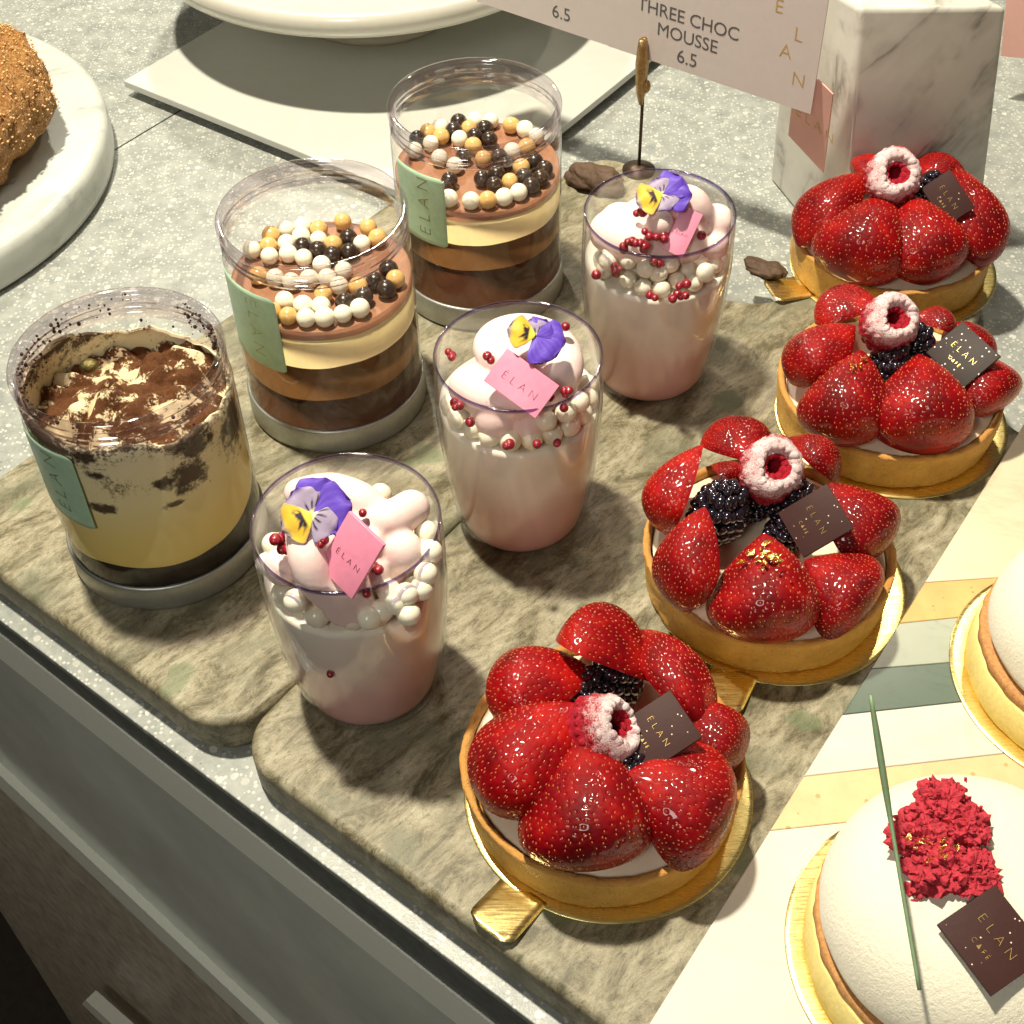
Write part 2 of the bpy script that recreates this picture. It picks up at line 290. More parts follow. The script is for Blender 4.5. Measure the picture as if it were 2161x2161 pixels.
# ------------------------------------------------------------------ object helpers
def tag(o, label=None, cat=None, group=None, kind=None):
    for k, v in (('label', label), ('category', cat), ('group', group), ('kind', kind)):
        if v: o[k] = v
    return o
def thing(name, loc, label, cat, group=None):
    o = bpy.data.objects.new(name, None); o.location = loc; o.empty_display_size = .5; S.collection.objects.link(o)
    return tag(o, label, cat, group)
def mesh(name, verts, faces, mats, smooth=True, fm=None, cols=None):
    me = bpy.data.meshes.new(name); me.from_pydata([tuple(v) for v in verts], [], faces)
    for mm in (mats if isinstance(mats, (list, tuple)) else [mats]): me.materials.append(mm)
    if fm is not None: me.polygons.foreach_set('material_index', fm)
    if smooth: me.polygons.foreach_set('use_smooth', [True]*len(me.polygons))
    if cols is not None:
        a = me.color_attributes.new('Col', 'FLOAT_COLOR', 'POINT'); a.data.foreach_set('color', np.c_[np.array(cols), np.ones(len(cols))].ravel())
    me.update(); return me
def part(name, me, parent, mw=None, label=None, world=True):
    """link me; mw is its world matrix (parents are unrotated things) or the local one when world=False"""
    o = bpy.data.objects.new(name, me); S.collection.objects.link(o)
    mw = mw if mw is not None else Matrix.Identity(4)
    if parent is not None:
        o.parent = parent
        o.matrix_basis = (Matrix.Translation(-parent.location) @ mw) if world else mw
    else: o.matrix_basis = mw
    if label: o['label'] = label
    return o
def T(v): return Matrix.Translation(Vector(v))
def frame(o, x, y, z, s=1.0):
    m = Matrix.Identity(4)
    for i, a in enumerate((x, y, z)):
        for j in range(3): m[j][i] = a[j]*(s if isinstance(s, (int, float)) else s[i])
    for j in range(3): m[j][3] = o[j]
    return m
class MB:
    def __init__(s): s.v = []; s.f = []; s.m = []
    def add(s, v, f, mi=0):
        n = len(s.v); s.v += [tuple(p) for p in v]; s.f += [tuple(i+n for i in q) for q in f]; s.m += [mi]*len(f)
    def mesh(s, name, mats, smooth=True): return mesh(name, s.v, s.f, mats, smooth, s.m)
def lathe(prof, n=96, cap0=False, cap1=False, wob=None):
    v = []; f = []
    for k, (r, z) in enumerate(prof):
        for i in range(n):
            a = 2*math.pi*i/n; rr, zz = (r, z) if wob is None else wob(r, z, a, k)
            v.append((rr*math.cos(a), rr*math.sin(a), zz))
    for k in range(len(prof)-1):
        for i in range(n):
            j = (i+1) % n; f.append((k*n+i, k*n+j, (k+1)*n+j, (k+1)*n+i))
    if cap0: f.append(tuple(range(n-1, -1, -1)))
    if cap1: f.append(tuple((len(prof)-1)*n+i for i in range(n)))
    return v, f
def ico(r=1, c=(0, 0, 0), nu=12, nv=8, sq=(1, 1, 1)):
    v = [(c[0], c[1], c[2]+r*sq[2])]; f = []
    for k in range(1, nv):
        t = math.pi*k/nv
        for i in range(nu):
            a = 2*math.pi*(i+.5*(k % 2))/nu; v.append((c[0]+r*sq[0]*math.sin(t)*math.cos(a), c[1]+r*sq[1]*math.sin(t)*math.sin(a), c[2]+r*sq[2]*math.cos(t)))
    v.append((c[0], c[1], c[2]-r*sq[2]))
    for i in range(nu): f.append((0, 1+i, 1+(i+1) % nu)); f.append((len(v)-1, 1+(nv-2)*nu+(i+1) % nu, 1+(nv-2)*nu+i))
    for k in range(nv-2):
        for i in range(nu):
            a = 1+k*nu+i; bb = 1+k*nu+(i+1) % nu; f.append((a, a+nu, bb+nu, bb))
    return v, f
def prism(poly, z0, z1, bev=0.0, seg=4, holes=None):
    """polygon extruded with a rounded upper and lower edge"""
    poly = [Vector((p[0], p[1])) for p in poly]; n = len(poly)
    def inset(d):
        out = []
        for i in range(n):
            a, b_, c_ = poly[i-1], poly[i], poly[(i+1) % n]
            e1 = (b_-a).normalized(); e2 = (c_-b_).normalized()
            n1 = Vector((-e1.y, e1.x)); n2 = Vector((-e2.y, e2.x)); q = (n1+n2); q = q/max(.35, q.length_squared)*2
            out.append(b_+q*d)
        return out
    rings = []
    if bev:
        for k in range(seg+1):
            t = math.pi/2*k/seg; rings.append((bev*(1-math.sin(t)), z0+bev*(1-math.cos(t))))
        for k in range(seg+1):
            t = math.pi/2*k/seg; rings.append((bev*(1-math.cos(t)), z1-bev*(1-math.sin(t))))
    else: rings = [(0, z0), (0, z1)]
    v = []; f = []
    for d, z in rings: v += [(p.x, p.y, z) for p in inset(d)]
    for k in range(len(rings)-1):
        for i in range(n):
            j = (i+1) % n; f.append((k*n+i, k*n+j, (k+1)*n+j, (k+1)*n+i))
    f.append(tuple(range(n-1, -1, -1))); f.append(tuple((len(rings)-1)*n+i for i in range(n)))
    return v, f
def roundpoly(pts, rad, seg=8):
    """counter-clockwise polygon with rounded corners (rad per corner)"""
    out = []; n = len(pts)
    for i in range(n):
        a, b_, c_ = Vector(pts[i-1]), Vector(pts[i]), Vector(pts[(i+1) % n]); r = rad[i] if isinstance(rad, (list, tuple)) else rad
        if r <= 0: out.append(tuple(b_)); continue
        d1 = (a-b_).normalized(); d2 = (c_-b_).normalized(); ang = d1.angle(d2); t = r/math.tan(ang/2)
        ce = b_+(d1+d2).normalized()*(r/math.sin(ang/2)); p1 = b_+d1*t; p2 = b_+d2*t
        a1 = math.atan2(p1.y-ce.y, p1.x-ce.x); a2 = math.atan2(p2.y-ce.y, p2.x-ce.x); da = (a2-a1+math.pi) % (2*math.pi)-math.pi
        for k in range(seg+1): q = a1+da*k/seg; out.append((ce.x+r*math.cos(q), ce.y+r*math.sin(q)))
    return out
def tube(path, rad, n=12, caps=True):
    path = [Vector(p) for p in path]; m_ = len(path); v = []; f = []; up = None
    for k, p in enumerate(path):
        d = (path[min(k+1, m_-1)]-path[max(k-1, 0)]).normalized()
        if up is None: up = d.orthogonal().normalized()
        up = (up-d*up.dot(d)).normalized(); s = d.cross(up); r = rad[k] if isinstance(rad, (list, tuple)) else rad
        for i in range(n): a = 2*math.pi*i/n; v.append(p+(up*math.cos(a)+s*math.sin(a))*r)
    for k in range(m_-1):
        for i in range(n): j = (i+1) % n; f.append((k*n+i, k*n+j, (k+1)*n+j, (k+1)*n+i))
    if caps: f.append(tuple(range(n-1, -1, -1))); f.append(tuple((m_-1)*n+i for i in range(n)))
    return v, f
def box(c, sx_, sy_, sz_, x=Vector((1, 0, 0)), y=Vector((0, 1, 0)), z=Vector((0, 0, 1))):
    v = []; c = Vector(c)
    for k in (-.5, .5):
        for (i, j) in ((-.5, -.5), (.5, -.5), (.5, .5), (-.5, .5)): v.append(c+x*(i*sx_)+y*(j*sy_)+z*(k*sz_))
    return v, [(3, 2, 1, 0), (4, 5, 6, 7), (0, 1, 5, 4), (1, 2, 6, 5), (2, 3, 7, 6), (3, 0, 4, 7)]
def txt(s, size, spacing=1.0, thick=.01, off=0.0, align='CENTER'):
    cu = bpy.data.curves.new('t', 'FONT'); cu.body = s; cu.size = size; cu.space_character = spacing; cu.align_x = align; cu.align_y = 'CENTER'
    cu.extrude = thick; cu.offset = off; cu.resolution_u = 3
    o = bpy.data.objects.new('t', cu); S.collection.objects.link(o); bpy.context.view_layer.update()
    me = bpy.data.meshes.new_from_object(o.evaluated_get(bpy.context.evaluated_depsgraph_get()))
    v = [tuple(p.co) for p in me.vertices]; f = [tuple(p.vertices) for p in me.polygons]
    bpy.data.objects.remove(o); bpy.data.meshes.remove(me); return v, f
def struct(name, me): return tag(part(name, me, None), kind='structure')
def soft(me, width=.03, seg=2):      # rounded edges on a boxy mesh
    import bmesh
    bm = bmesh.new(); bm.from_mesh(me); bmesh.ops.bevel(bm, geom=bm.edges[:], offset=width, segments=seg, affect='EDGES', profile=.6); bm.to_mesh(me); bm.free()
    me.polygons.foreach_set('use_smooth', [True]*len(me.polygons)); return me

# ------------------------------------------------------------------ the counter and what it is made of
U = Vector((math.cos(AX), math.sin(AX), 0)); V = Vector((math.sin(AX), -math.cos(AX), 0))      # U: into the counter, V: along its front edge to the right
E0 = Vector((-17.69, 29.56, -1.6)); EN = Vector((-.6318, -.7751, 0)); ET = Vector((.7751, -.6318, 0))
ZC = -1.6
e = lambda s, d, z=ZC: E0+ET*s-EN*d+Vector((0, 0, z-ZC))
def ring_prism(pts, z0, z1, bev): return prism([(p.x, p.y) for p in pts], z0, z1, bev)
v, f = ring_prism([e(-80, 0), e(60, 0), e(60, 110), e(-80, 110)], -1.9, ZC, .05); struct('countertop', mesh('countertop', v, f, M['terrazzo'], False))
def strip(name, s0, za, zb, s1, zc, zd, out, depth, mat):        # long bar along the front: left end spans za..zb, right end zc..zd
    c = [e(s0, -out, za), e(s0, -out, zb), e(s1, -out, zd), e(s1, -out, zc)]; b_ = [p-EN*depth for p in c]
    struct(name, mesh(name, c+b_, [(0, 1, 2, 3), (7, 6, 5, 4), (0, 4, 5, 1), (1, 5, 6, 2), (2, 6, 7, 3), (3, 7, 4, 0)], mat, False))
def ext(z0, z1, s, sa=0.0, sb=22.6): return z0+(z1-z0)*(s-sa)/(sb-sa)
def bar(name, zt, zb, out, depth, mat, sl=-25, sr=40):
    strip(name, sl, ext(*zt, sl), ext(*zb, sl), sr, ext(*zt, sr), ext(*zb, sr), out, depth, mat)
bar('counter_edge', (-1.903, -1.903), (-2.95, -3.9), -.02, 3, M['edge'])
bar('counter_rail', (-2.80, -3.82), (-5.05, -6.0), .05, 1.2, M['alu'])
bar('counter_front', (-5.0, -5.9), (-21.4, -26.0), -.25, 1.0, M['glassdark'])
bar('counter_rail', (-21.05, -26.6), (-23.5, -29.4), .15, 1.0, M['alu'])
bar('counter_base', (-23.3, -29.0), (-75, -75), -.35, 1.0, M['brownp'])
struct('floor', mesh('floor', [(-300, -200, -80), (300, -200, -80), (300, 400, -80), (-300, 400, -80)], [(0, 1, 2, 3)], M['floor'], False))
q = [PL(173, 1875, e(0, -.6), EN), PL(181, 1868, e(0, -.6), EN), PL(262, 1940, e(0, -.6), EN), PL(250, 1948, e(0, -.6), EN)]
hb = [p+EN*.8 for p in q]; t_ = thing('drawer_handle', q[0], 'slim pale bar handle low on the dark counter front', 'handle')
part('handle_bar', mesh('handle_bar', q+hb, [(3, 2, 1, 0), (4, 5, 6, 7), (0, 1, 5, 4), (1, 2, 6, 5), (2, 3, 7, 6), (3, 0, 4, 7)], M['alu'], False), t_)
# joint between two counter slabs
j0 = P(215, 284, ZC); jd = Vector((.61, .79, 0)).normalized(); jn = Vector((jd.y, -jd.x, 0))*.05
mm = MB(); a_, b_ = j0-jd*7.0, j0+jd*40; mm.add([a_-jn+Vector((0, 0, .004)), a_+jn+Vector((0, 0, .004)), b_+jn+Vector((0, 0, .004)), b_-jn+Vector((0, 0, .004))], [(0, 1, 2, 3)])
struct('counter_joint', mm.mesh('counter_joint', M['gap'], False))

# ------------------------------------------------------------------ stone boards
def board(name, corner, poly, rad, label, cordpt, z0=ZC+.005, z1=0):
    o = thing(name, corner, label, 'serving board', 'green marble serving boards')
    pts = [corner+V*a+U*t for a, t in poly]; rp_ = roundpoly([(p.x, p.y) for p in pts], rad, 10)
    v, f = prism(rp_, z0, z1, .3, 5); part('slab', mesh('slab', v, f, M['board'], True), o)
    return o
def shade_flat_tops(o):
    for c in o.children:
        for p in c.data.polygons:
            if abs(p.normal.z) > .999: p.use_smooth = False
cA = Vector((-8.05, 22.3, 0))        # right front corner of the left board
wA = 16.2
bA = board('marble_board', cA, [(-1.12, .2), (-1.9, 27), (-4.2, 28.4), (-5.4, 33.4), (-10.8, 33.4), (-11.6, 28.6), (-wA, 27), (-wA, .2)], [1.9, 2, 2.5, 1.2, 1.5, 2.5, 2, 1.5],
    'green-brown marble board under the three lidless jars', None)
cB = cA.copy()
bB = board('marble_board', cB, [(-1.09, .15), (14.6, .1), (13.0, 27.2), (8.9, 28.2), (7.9, 34), (1.9, 34), (1.2, 28.4), (-1.87, 27)], [1.7, 0.3, .5, 1.6, 1, 1, 2, 1.5],
    'green-brown marble board carrying the strawberry tarts and pink mousse cups', None)
for b_ in (bA, bB): shade_flat_tops(b_)
def cord(px, py, label, sc=1.0):
    c = P(px, py, .25); o = thing('leather_cord', c, label, 'cord', 'leather cord knots on the board handles')
    v, f = ico(1, (0, 0, 0), 48, 32); out = []
    for q_ in v:
        q_ = Vector(q_); d_ = 1+.35*noise.noise(q_*1.3+c)+.10*noise.noise(q_*4+c)-.10*abs(math.sin(q_.x*5+q_.y*2)); q_ = Vector((q_.x*1.15, q_.y*.62, q_.z*.42))*d_*sc
        q_ = Matrix.Rotation(-.6, 3, 'Z') @ q_; out.append(q_+Vector((0, 0, .12)))
    part('knot', mesh('knot', out, f, M['cord']), o, T(c))
cord(1120, 342, 'dark leather cord knot on the board handle beside the rear chocolate jar', 1.35)
cord(1442, 512, 'brown leather knot next to the gold tab of the rearmost tart', .85)

# striped board at the right
SL0 = P(1932, 800, .12); SL1 = P(1225, 1932, .12); sd = (SL0-SL1).normalized(); sr_ = Vector((sd.y, -sd.x, 0))
so = thing('striped_board', SL1, 'striped white, tan and green stone board under the white dome cakes', 'serving board')
so_p = SL1
def on_left(px, py): p = P(px, py, .12); return (p-SL1).dot(sd), p
# stripe boundaries, each given by a point on the left edge and a second point
bnds = [((1770, 1060), (1932, 1045)), ]
stripes = [((1725, 1100), (1932, 1086)), ((1692, 1176), (1932, 1152)), ((1640, 1262), (1932, 1238)), ((1582, 1349), (1830, 1322)), ((1502, 1466), (1800, 1432)), ((1450, 1567), (1560, 1555))]
cols_ = ['stripe_cream', 'stripe_tan', 'stripe_grey', 'stripe_green', 'stripe_white', 'stripe_peach', 'stripe_white']
def inter(pa, pb, q0, qd):      # intersection of line pa-pb with line q0+qd*t  (2D)
    d = pb-pa; den = d.x*qd.y-d.y*qd.x; t = ((q0.x-pa.x)*qd.y-(q0.y-pa.y)*qd.x)/den; return pa+d*t
edges = []
Rq = SL1+sr_*20
for (a, b_) in stripes:
    pa, pb = P(*a, .12), P(*b_, .12); edges.append((inter(pa, pb, SL1, sd), inter(pa, pb, Rq, sd)))
edges = [(SL0+sd*6, SL0+sd*6+sr_*20)]+edges+[(SL1-sd*1.3, SL1-sd*1.3+sr_*20)]
for k in range(7):
    (l0, r0), (l1, r1) = edges[k], edges[k+1]; g = .012
    poly = [l1+(l0-l1).normalized()*g, r1+(r0-r1).normalized()*g, r0-(r0-r1).normalized()*g, l0-(l0-l1).normalized()*g]
    v, f = prism([(p.x, p.y) for p in poly], -.0, .12, .02, 1)
    v = [(p[0], p[1], max(p[2], .003)) for p in v]; m_ = MB(); m_.add(v, f)
    dl = (r1-l1).normalized()*1.6; v, f = prism([(p.x, p.y) for p in (poly[0]+dl, poly[1], poly[2], poly[3]+dl)], ZC+.006, .002); m_.add(v, f)
    part('stone_stripe', m_.mesh('stone_stripe', M[cols_[k]], False), so)

# ------------------------------------------------------------------ things behind
# round marble plate with sugared ring cake
c = Vector((-31.7, 56.3, ZC+.004)); o = thing('round_marble_board', c, 'round white marble board under the sugared ring bun, cut by the left edge', 'serving board')
v, f = lathe([(0.01, 0), (12.7, 0), (13.05, .25), (13.1, .6), (13.1, 1.6), (13.0, 1.95), (12.7, 2.08), (0.01, 2.1)], 128); me = mesh('disc', v, f, M['marble']); part('disc', me, o, T(c))
zb = ZC+2.1
c = Vector((-28.4, 55.6, zb)); o = thing('sugared_bun', c, 'golden brown sugar-crusted ring bun on the round marble board', 'bun')
v = []; f = []; nu, nv = 120, 48
for i in range(nu):
    a = 2*math.pi*i/nu
    for j in range(nv):
        b_ = 2*math.pi*j/nv; rr = 2.9+.25*math.sin(5*a); R_ = 4.9
        p = Vector(((R_+rr*math.cos(b_))*math.cos(a), (R_+rr*math.cos(b_))*math.sin(a), 2.3+2.5*math.sin(b_)*(1+.06*math.sin(3*a))))
        d = noise.noise(p*1.1)*.35+noise.noise(p*3.3)*.2+noise.noise(p*7)*.12
        p += Vector((math.cos(b_)*math.cos(a), math.cos(b_)*math.sin(a), math.sin(b_)))*d; v.append(p)
f = [(i*nv+j, ((i+1) % nu)*nv+j, ((i+1) % nu)*nv+(j+1) % nv, i*nv+(j+1) % nv) for i in range(nu) for j in range(nv)]
part('crust', mesh('crust', v, f, M['bun']), o, T(c))
sm = MB()
for k in range(9000):
    a = rng.rand()*6.283; b_ = rng.rand()*3.6-.3; rr = 2.95+.25*math.sin(5*a)
    p = Vector(((4.9+rr*math.cos(b_))*math.cos(a), (4.9+rr*math.cos(b_))*math.sin(a), 2.3+2.55*math.sin(b_)*(1+.06*math.sin(3*a))))
    if p.x < -2: continue
    d = noise.noise(p*1.1)*.35+noise.noise(p*3.3)*.2; p += Vector((math.cos(b_)*math.cos(a), math.cos(b_)*math.sin(a), math.sin(b_)))*d
    v, f = ico(.02+.055*rng.rand()**2, p, 5, 3, (1, 1.4, .8)); sm.add(v, f)
tag(part('sugar_grains', sm.mesh('sugar_grains', plain('sugar', (.58, .34, .13), rough=.5), False), o, T(c)), kind='stuff')

# white square slab with a cake stand on it
s1 = P(233, 152, -.7); s2 = P(600, 300, -.7); s3 = P(1165, 100, -.7)
ed = (s2-s1).normalized(); ed2 = Vector((-ed.y, ed.x, 0))
if ed2.y < 0: ed2 = -ed2
L1 = 21.2
sq = [s1, s1+ed*L1, s1+ed*L1+ed2*21, s1+ed2*21]; so2 = thing('white_slab', s1, 'thin white square slab under the cake stand at the back', 'slab')
v, f = prism([(p.x, p.y) for p in sq], -1.08, -.7, .05, 2); part('plate', mesh('plate', v, f, M['slab'], False), so2)
for k in range(4):
    fc = s1+ed*(2.5 if k in (0, 3) else L1-2.5)+ed2*(2.5 if k < 2 else 18.5); v, f = lathe([(.01, 0), (.7, 0), (.7, .51), (.01, .51)], 20); part('foot', mesh('foot', v, f, M['edge']), so2, T((fc.x, fc.y, ZC+.004)))
c = Vector((-6.6, 71.2, -.695)); o = thing('cake_stand', c, 'cream cake stand standing on the white square slab, only its rim showing', 'cake stand')
v, f = lathe([(0.01, 0), (4.4, 0), (4.4, .25), (3, .6), (1.4, 1.2), (1.2, 2), (1.4, 3), (2.0, 3.4)], 72); part('foot', mesh('foot', v, f, M['white']), o, T(c))
v, f = lathe([(0.01, 3.4), (5, 3.45), (10.6, 3.8), (11.3, 4.1), (11.5, 4.6), (11.4, 5.2), (11.2, 5.25), (11.05, 4.8), (10.4, 4.5), (0.01, 4.5)], 128); part('plate', mesh('plate', v, f, M['white']), o, T(c))

# price card held by a brass clip
post = P(1205, 322, 0); cz = 5.5; cp0 = Vector((post.x, post.y, cz)); cdx = (P(1530, 215, cz)-P(935, 15, cz)).normalized(); cn = Vector((-cdx.y*-1, -cdx.x, 0)); cn = Vector((cdx.y, -cdx.x, 0)).normalized()
if cn.y > 0: cn = -cn
pL, pR = P(900, 3, cz), P(1530, 215, cz); cdx = (pR-pL).normalized(); cn = Vector((cdx.y, -cdx.x, 0)); cn = cn if cn.y < 0 else -cn; cp0 = pL+cdx*((cp0-pL).dot(cdx))
def cardmesh(a, b_, h, th=.05):
    v = [a, b_, b_+Vector((0, 0, h)), a+Vector((0, 0, h))]; v = v+[p-cn*th for p in v]
    return v, [(0, 1, 2, 3), (7, 6, 5, 4), (0, 4, 5, 1), (1, 5, 6, 2), (2, 6, 7, 3), (3, 7, 4, 0)]
o = thing('price_card', cp0, 'white folded price card reading THREE CHOC MOUSSE 6.5', 'price card'); fold = PL(1148, 60, cp0, cn); fold.z = cz
off = cn*.02
fold = PL(1148, 60, cp0, cn); v, f = cardmesh(pL, Vector((fold.x, fold.y, cz))-cdx*.01, 6.5); part('card_panel', mesh('card_panel', v, f, M['card'], False), o)
v, f = cardmesh(Vector((fold.x, fold.y, cz))+cdx*.01+cn*.03, pR+cn*.03, 6.5); part('card_panel', mesh('card_panel', v, f, M['card'], False), o)
def cardtext(s, px, py, size, mat, spacing=1.05, off_=.0):
    p = PL(px, py, cp0, cn)+cn*(.036 if px > 1148 else .006); v, f = txt(s, size, spacing, .002, off_)
    part('lettering', mesh('lettering', v, f, mat, False), o, frame(p, cdx, Vector((0, 0, 1)), cn))
cardtext('THREE CHOC', 1298, 36, .80, M['greyink'], .97, .0); cardtext('MOUSSE', 1297, 72, .80, M['greyink'], .97, .0); cardtext('6.5', 1297, 111, .84, M['greyink'], 1.0, .0)
cardtext('6.5', 1059, 26, .84, M['greyink'], 1.0, .0)
for s, x, y in (('E', 1471, 12), ('L', 1507, 66), ('A', 1483, 97), ('N', 1507, 151)): cardtext(s, x, y, .82, M['tanink'], 1, -.008)
o = thing('card_holder', post, 'brass clip on a thin pin stand holding the price card', 'card holder')
v, f = tube([post+Vector((0, 0, z)) for z in (0, 2, 3.9)], .075, 10); part('pin', mesh('pin', v, f, M['pin']), o)
v, f = lathe([(.01, 0), (.75, 0), (.75, .1), (.1, .3), (.01, .3)], 24); part('foot', mesh('foot', v, f, M['pin']), o, T(post+Vector((0, 0, .003))))
clp = post+cn*.14
m_ = MB()
for dx, tilt in ((0, 0), (.02, .1)):
    pth = [clp+cn*(.05*k_*tilt*8)+Vector((0, 0, z)) for k_, z in enumerate((3.4, 4.0, 4.6, 5.4, 6.2, 6.5))]
    v, f = tube(pth, [.08, .2, .24, .27, .19, .12], 10); m_.add(v, f)
v, f = ico(.19, clp+cdx*.24+Vector((0, 0, 4.35)), 10, 8, (1, 1, 1.6)); m_.add(v, f)
part('clip', m_.mesh('clip', M['brass']), o)

# veined marble block with pink card
zb0 = ZC+.004
Fb = P(1581, 495, ZC); Lb = P(1453, 338, ZC); hT = 9.6
Rb = Fb+(Vector((-(Fb-Lb).y, (Fb-Lb).x, 0)).normalized())*7.0
Bb = Lb+(Rb-Fb)
Ft = P(1623, 16, hT); Rt_ = P(1900, 14, hT); Lt = P(1492, -60, hT); Bt = Lt+(Rt_-Ft)
o = thing('marble_block', Fb, 'tall white marble block with brown veins behind the tarts', 'marble block')
vb = [Lb, Fb, Rb, Bb]; vt = [Lt, Ft, Rt_, Bt]; me = mesh('block', vb+vt, [(3, 2, 1, 0), (4, 5, 6, 7), (0, 1, 5, 4), (1, 2, 6, 5), (2, 3, 7, 6), (3, 0, 4, 7)], M['veined'], False)
for p in me.vertices:
    if p.co.z < ZC+.01: p.co.z = zb0
part('block', soft(me, .22, 3), o)
bn = (Ft-Lt).cross(Lb-Lt).normalized()
if bn.dot(CAM-Fb) < 0: bn = -bn
bp = Fb+bn*.1
quad = [PL(x, y, bp, bn) for x, y in ((1487, 255), (1553, 326), (1571, 178), (1543, 150), (1500, 150))]
o = thing('pink_card', quad[0], 'small pink card propped on the marble block behind the price card', 'card')
part('card_panel', mesh('card_panel', quad+[p-bn*.05 for p in quad], [(0, 1, 2, 3, 4), (9, 8, 7, 6, 5)]+[(i, i+5, (i+1) % 5+5, (i+1) % 5) for i in range(5)], M['pinkcard'], False), o)
v, f = txt('ÉLAN', .75, 1.5, .004, -.012); pu = (quad[2]-quad[1]).normalized(); px_ = pu.cross(bn).normalized()
part('lettering', mesh('lettering', v, f, M['tanink'], False), o, frame(PL(1537, 236, bp, bn)+bn*.012, px_, pu, bn))
# second block at the right edge
c = Vector((31.5, 66.5, zb0)); me = mesh('block', *box((0, 0, 4.2), 8, 5, 8.4), M['veined'], False)
o = thing('marble_block', c, 'low marble block at the far right edge with a pink card over it', 'marble block'); part('block', soft(me, .25, 3), o, T(c) @ Matrix.Rotation(.35, 4, 'Z'))
qn = Vector((-.45, -.89, 0)); q0 = Vector((26.5, 60.0, 0)); quad = [PL(x, y, q0, qn) for x, y in ((1888, 106), (2010, 118), (2030, -60), (1905, -70))]
o = thing('pink_card', quad[0], 'pink card cut by the right edge of the picture, behind the marble block', 'card')
part('card_panel', mesh('card_panel', quad+[p-qn*.05 for p in quad], [(0, 1, 2, 3), (7, 6, 5, 4)]+[(i, i+4, (i+1) % 4+4, (i+1) % 4) for i in range(4)], M['pinkcard'], False), o)

# ------------------------------------------------------------------ fruit templates
def berry_mesh(name, wid, pw, seed, thick=.95, full=False, asym=0):
    nt_, na = 150, 150; rs = np.random.RandomState(seed)
    tt = np.linspace(0, 1, nt_); amax = math.pi*2 if full else math.pi
    def prof(t): return wid*np.power(np.clip(np.sin(math.pi*np.power(t, pw)), 0, 1), .80)
    seeds = []; rows = 21
    for r_ in range(rows):
        t = .05+.9*(r_+.5)/rows; w = prof(t); n_ = max(3, int(round(w*amax/.064)))
        for k in range(n_):
            seeds.append((t+rs.uniform(-.014, .014), amax*(k+.5*(r_ % 2)+.25)/n_+rs.uniform(-.065, .065)))
    seeds = [s for s in seeds if full or .06 < s[1] < math.pi-.06]
    sp = np.array(seeds)
    A_ = np.linspace(0, amax, na); TT, AA = np.meshgrid(tt, A_, indexing='ij'); Wp = prof(TT)
    D = np.zeros_like(TT)
    for (t, a) in seeds:
        d2 = (TT-t)**2+((AA-a)*Wp)**2; D += np.exp(-d2/(.0125**2))
    Wd = Wp-.0075*np.clip(D, 0, 1.2)+.002
    ph = rs.rand(4)*6
    lump = 1+.05*np.sin(2*AA+ph[0]+TT*3)+.035*np.sin(3*AA+ph[1]-5*TT)+asym*np.cos(AA)*(TT-.4)
    Wd = Wd*lump
    X = Wd*np.cos(AA); Z = Wd*np.sin(AA)*thick; Y = TT-.5
    b_ = MB(); vs = np.stack([X, Y, Z], -1).reshape(-1, 3).tolist()
    fs = [(i*na+j, i*na+j+1, (i+1)*na+j+1, (i+1)*na+j) for i in range(nt_-1) for j in range(na-1)]
    b_.add(vs, fs, 0)
    if not full:      # cut face, slightly hollow
        cv = []; cf = []; nc = 9
        for i in range(nt_):
            x0, x1 = X[i, -1], X[i, 0]
            for j in range(nc): s_ = j/(nc-1); cv.append((x0+(x1-x0)*s_, Y[i, 0], .012*math.sin(math.pi*s_)*math.sin(math.pi*i/(nt_-1))))
        for i in range(nt_-1):
            for j in range(nc-1): cf.append((i*nc+j, i*nc+j+1, (i+1)*nc+j+1, (i+1)*nc+j))
        b_.add(cv, cf, 2)
    for (t, a) in seeds:
        w = float(prof(t))*(1+.05*math.sin(2*a+ph[0]+t*3)+.035*math.sin(3*a+ph[1]-5*t)+asym*math.cos(a)*(t-.4))-.002
        v, f = ico(.0072, (w*math.cos(a), t-.5, w*math.sin(a)*thick), 6, 5, (.65, 1.5*rs.uniform(.7, 1.2), .65)); b_.add(v, f, 1)
    return b_.mesh(name, [M['berry'], M['seed'], M['cut']])
BM = [berry_mesh('strawberry', .43, .72, 1), berry_mesh('strawberry', .47, .66, 2, 1.0, asym=.12), berry_mesh('strawberry', .38, .8, 3, 1.0, asym=-.1), berry_mesh('strawberry', .45, .6, 4, .9)]
